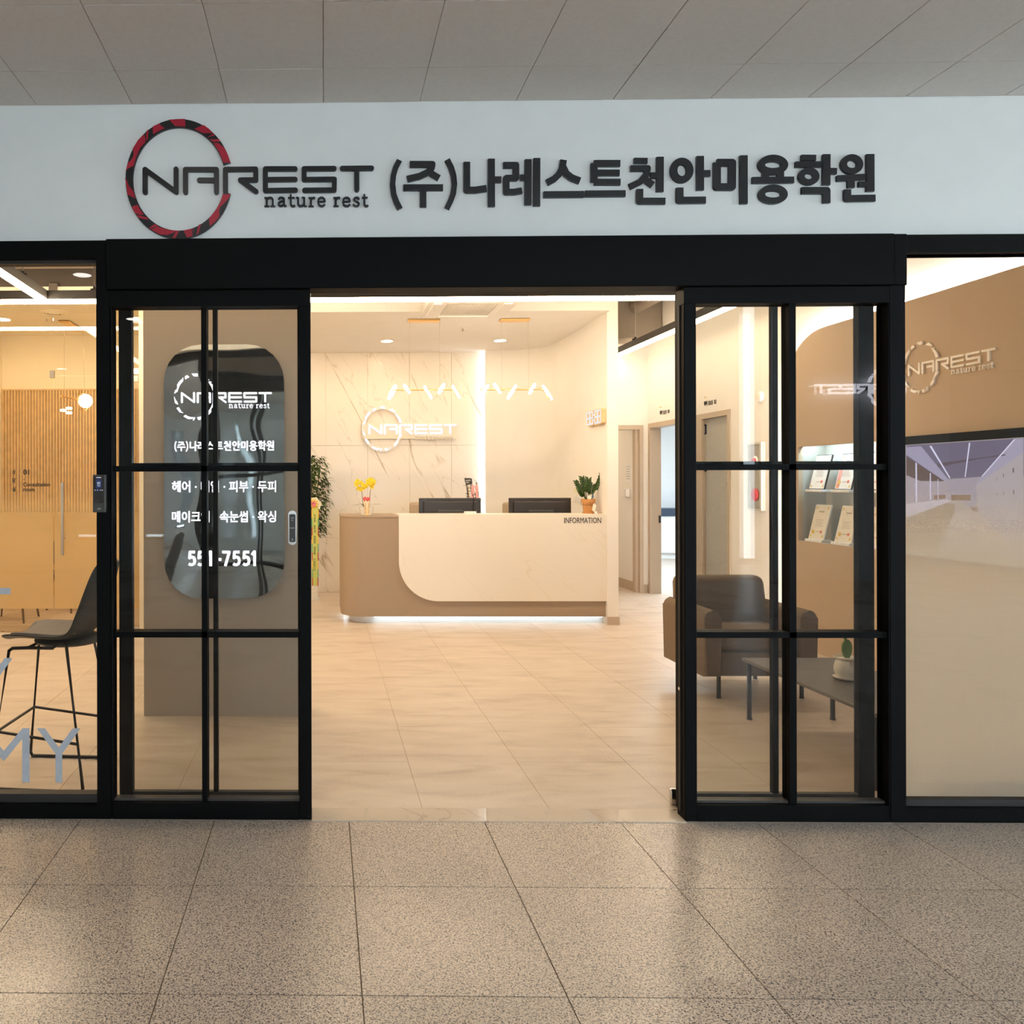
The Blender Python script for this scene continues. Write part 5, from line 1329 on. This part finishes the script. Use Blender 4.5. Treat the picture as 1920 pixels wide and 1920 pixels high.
# ================================================================== CERTIFICATES
def certificate(label, y, z, kind):
    t = thing('certificate_plaque', label, 'certificate', (4.415, y, z), group='certificates standing in the lit wall niche')
    th = math.atan2(.075, .31)
    def tilt(b):
        M = Matrix.Translation((-.062,0,.022)) @ Matrix.Rotation(th, 4, 'Y')
        b.bm.transform(M); return b
    w, h = .104, .315
    obj('stand_base', B().rbox(-.085, .01, -.115, .115, 0, .022, .002, 1), M_PAPERW, t)
    obj('frame', tilt(B().rbox(0, .014, -w, w, 0, h, .002, 1)), M_DARKPL if kind < 2 else M_PAPERW, t)
    obj('paper', tilt(B().box(-.0015, 0, -w+.007, w-.007, .008, h-.008)), M_PAPERW if kind < 2 else M_PAPER, t)
    obj('easel_leg', B().tube([(.0,0,.02),(.03,0,.24)], .006, 6), M_WHITEPL, t)
    def line(name, y0, y1, z0, z1, m): obj(name, tilt(B().box(-.0025, -.0014, y0, y1, z0, z1)), m, t)
    line('title', -.032, .032, h-.070, h-.058, M_GREYPR)
    for k in range(5): line('text_line', -.05+.012*(k % 2), .05, .175-.014*k, .1785-.014*k, M_GREYPR)
    line('stamp', -.062, -.038, .058, .082, M_REDPR)
    line('signature', -.036, .02, .066, .072, M_GREYPR)
    for sy, sz in ((-1,0),(1,0),(-1,1),(1,1)):
        zz = .022 if sz == 0 else h-.022
        cb = B().prism([(-sy*.085, zz),(-sy*.060, zz),(-sy*.085, zz+(.026 if sz == 0 else -.026))], .0014, .0022, FX_)
        obj('corner_ornament', tilt(cb), M_GOLD, t)
    if kind != 0:
        sb = B().prism([(-.055+.018*math.cos(a*PI/8), .066+.018*math.sin(a*PI/8)) for a in range(16)], .0014, .003, FX_)
        obj('gold_seal', tilt(sb), M_GOLD, t)
    if kind == 1:
        obj('red_band', tilt(B().prism([(-.09,.012),(-.052,.012),(-.045,.15),(-.085,h-.02),(-.09,h-.02)], .0012, .0018, FX_)), paint('pale_red_band', (.78,.36,.32), .6), t)
        obj('seal_tail', tilt(B().prism([(-.066,.05),(-.045,.05),(-.05,.02),(-.062,.02)], .0024, .0032, FX_)), M_REDPR, t)
    return t
certificate('framed certificate with gold border on glass shelf, upper left in the niche', 6.735, 1.408, 0)
certificate('framed certificate with red band and gold seal on the glass shelf', 6.40, 1.408, 1)
certificate('cream certificate with round gold seal at the lower left of niche', 6.745, .967, 2)
certificate('cream certificate with gold seal on niche floor nearest the door frame', 6.40, .967, 3)
certificate('framed certificate half hidden by the black door stile on the glass shelf', 6.075, 1.408, 0)
certificate('cream certificate half hidden by the black door stile on niche floor', 6.075, .967, 2)

# ================================================================== CORRIDOR FITTINGS
for i, (y, lab) in enumerate(((9.93,'01'),(8.785,'02'))):
    t = thing('room_sign', 'small dark Korean room lettering above the %s practice room door' % ('open' if i == 0 else 'closed'), 'sign', (4.398, y, 2.372))
    text('lettering', '헤어', M_DARKTEXT, FX_, (0,0,0), .075, .058, .002, .035, t)
    text('lettering', '실습실', M_DARKTEXT, FX_, (0,-.095,.0), .10, .054, .002, .008, t)
    text('lettering', lab, M_DARKTEXT, FX_, (0,-.225,.002), .05, .048, .002, .012, t)
    obj('dash', B().prism([(0,.096),(.05,.096),(.05,.106),(0,.106)], 0, .002, FX_), M_GOLD, t)
t = thing('fire_cabinet', 'grey wall fire hydrant cabinet with round red bell and alarm lamp', 'fire cabinet', (4.40, 7.71, 1.208))
obj('box', B().box(-.03, 0, -.128, .128, 0, .69), M_BOXGREY, t)
obj('frame', fill2d([(-.128,0),(.128,0),(.128,.69),(-.128,.69)], [[(-.108,.02),(.100,.02),(.100,.67),(-.108,.67)]], .03, .042, FX_), paint('pale_box_frame', (.68,.68,.62), .4), t)
obj('door_seam', B().prism([(-.095,.03),(.088,.03),(.088,.655),(-.095,.655)], .03, .033, FX_), M_BOXGREY, t)
def dome(r, c, sc, m, nm): obj(nm, B().ball(c, r, 18, sc), m, t, smooth=True)
dome(.062, (-.038,-.02,.16), (.5,1,1.05), M_REDPL, 'alarm_bell')
dome(.05, (-.036,-.02,.50), (.3,1,1.05), M_WHITEPL, 'lamp_bezel')
dome(.034, (-.05,-.02,.50), (.6,1,1.05), M_REDPL, 'alarm_lamp')
obj('keyhole', B().box(-.035, -.032, -.03, -.022, .40, .415), M_DARKPL, t)
t = thing('wall_speaker', 'round cream wall sounder above the fire cabinet', 'detector', (4.40, 7.66, 2.355))
o = obj('cover', B().lathe([(.055,0),(.055,.012),(.044,.03),(.03,.034),(.01,.03)], n=26), M_WHITEPL, t, smooth=True); o.rotation_euler = (0,-PI/2,0)
o = obj('grille', B().lathe([(.028,.034),(.02,.037),(.01,.036)], n=20), M_PAPER, t); o.rotation_euler = (0,-PI/2,0)
t = thing('notice_sheet', 'white paper notices taped to the passage wall beyond the doorway', 'notice', (4.255, 10.62, 1.50))
obj('sheet', B().box(-.003, 0, -.11, .06, 0, .26), M_PAPERW, t)
for k in range(6): obj('text_line', B().box(-.0038, -.003, -.09, .04, .04+.034*k, .048+.034*k), M_GREYPR, t)
t = thing('intercom', 'small white intercom box under the paper notices', 'intercom', (4.255, 10.61, 1.29))
obj('case', B().rbox(-.035, 0, -.07, .07, 0, .12, .006), M_WHITEPL, t); obj('button', B().box(-.038, -.034, -.01, .01, .075, .095), paint('blue_button', (.15,.25,.5), .4), t)
obj('receiver', B().rbox(-.05, -.034, -.055, -.02, .01, .11, .006), M_WHITEPL, t)

# cabinets in the practice room seen through the open door
t = thing('base_cabinet', 'long white base cabinet with navy worktop in the room beyond the open door', 'cabinet', (6.6, 14.8, 0))
obj('carcass', B().box(-1.35, 1.4, .02, .48, .11, .80), M_WHITE2, t); obj('toe_kick', B().box(-1.33, 1.38, .07, .48, 0, .11), M_WHITE2, t)
obj('worktop', B().box(-1.37, 1.42, -.01, .49, .83, .98), M_NAVY, t); obj('top_rail', B().box(-1.35, 1.4, .01, .48, .80, .83), M_WHITE2, t)
for k in range(5): obj('door', B().box(-1.345+.55*k, -.80+.55*k, 0, .02, .12, .765), M_WHITE2, t)

# lettering helper is done
bpy.data.objects.remove(_co, do_unlink=True); bpy.data.curves.remove(_cu)
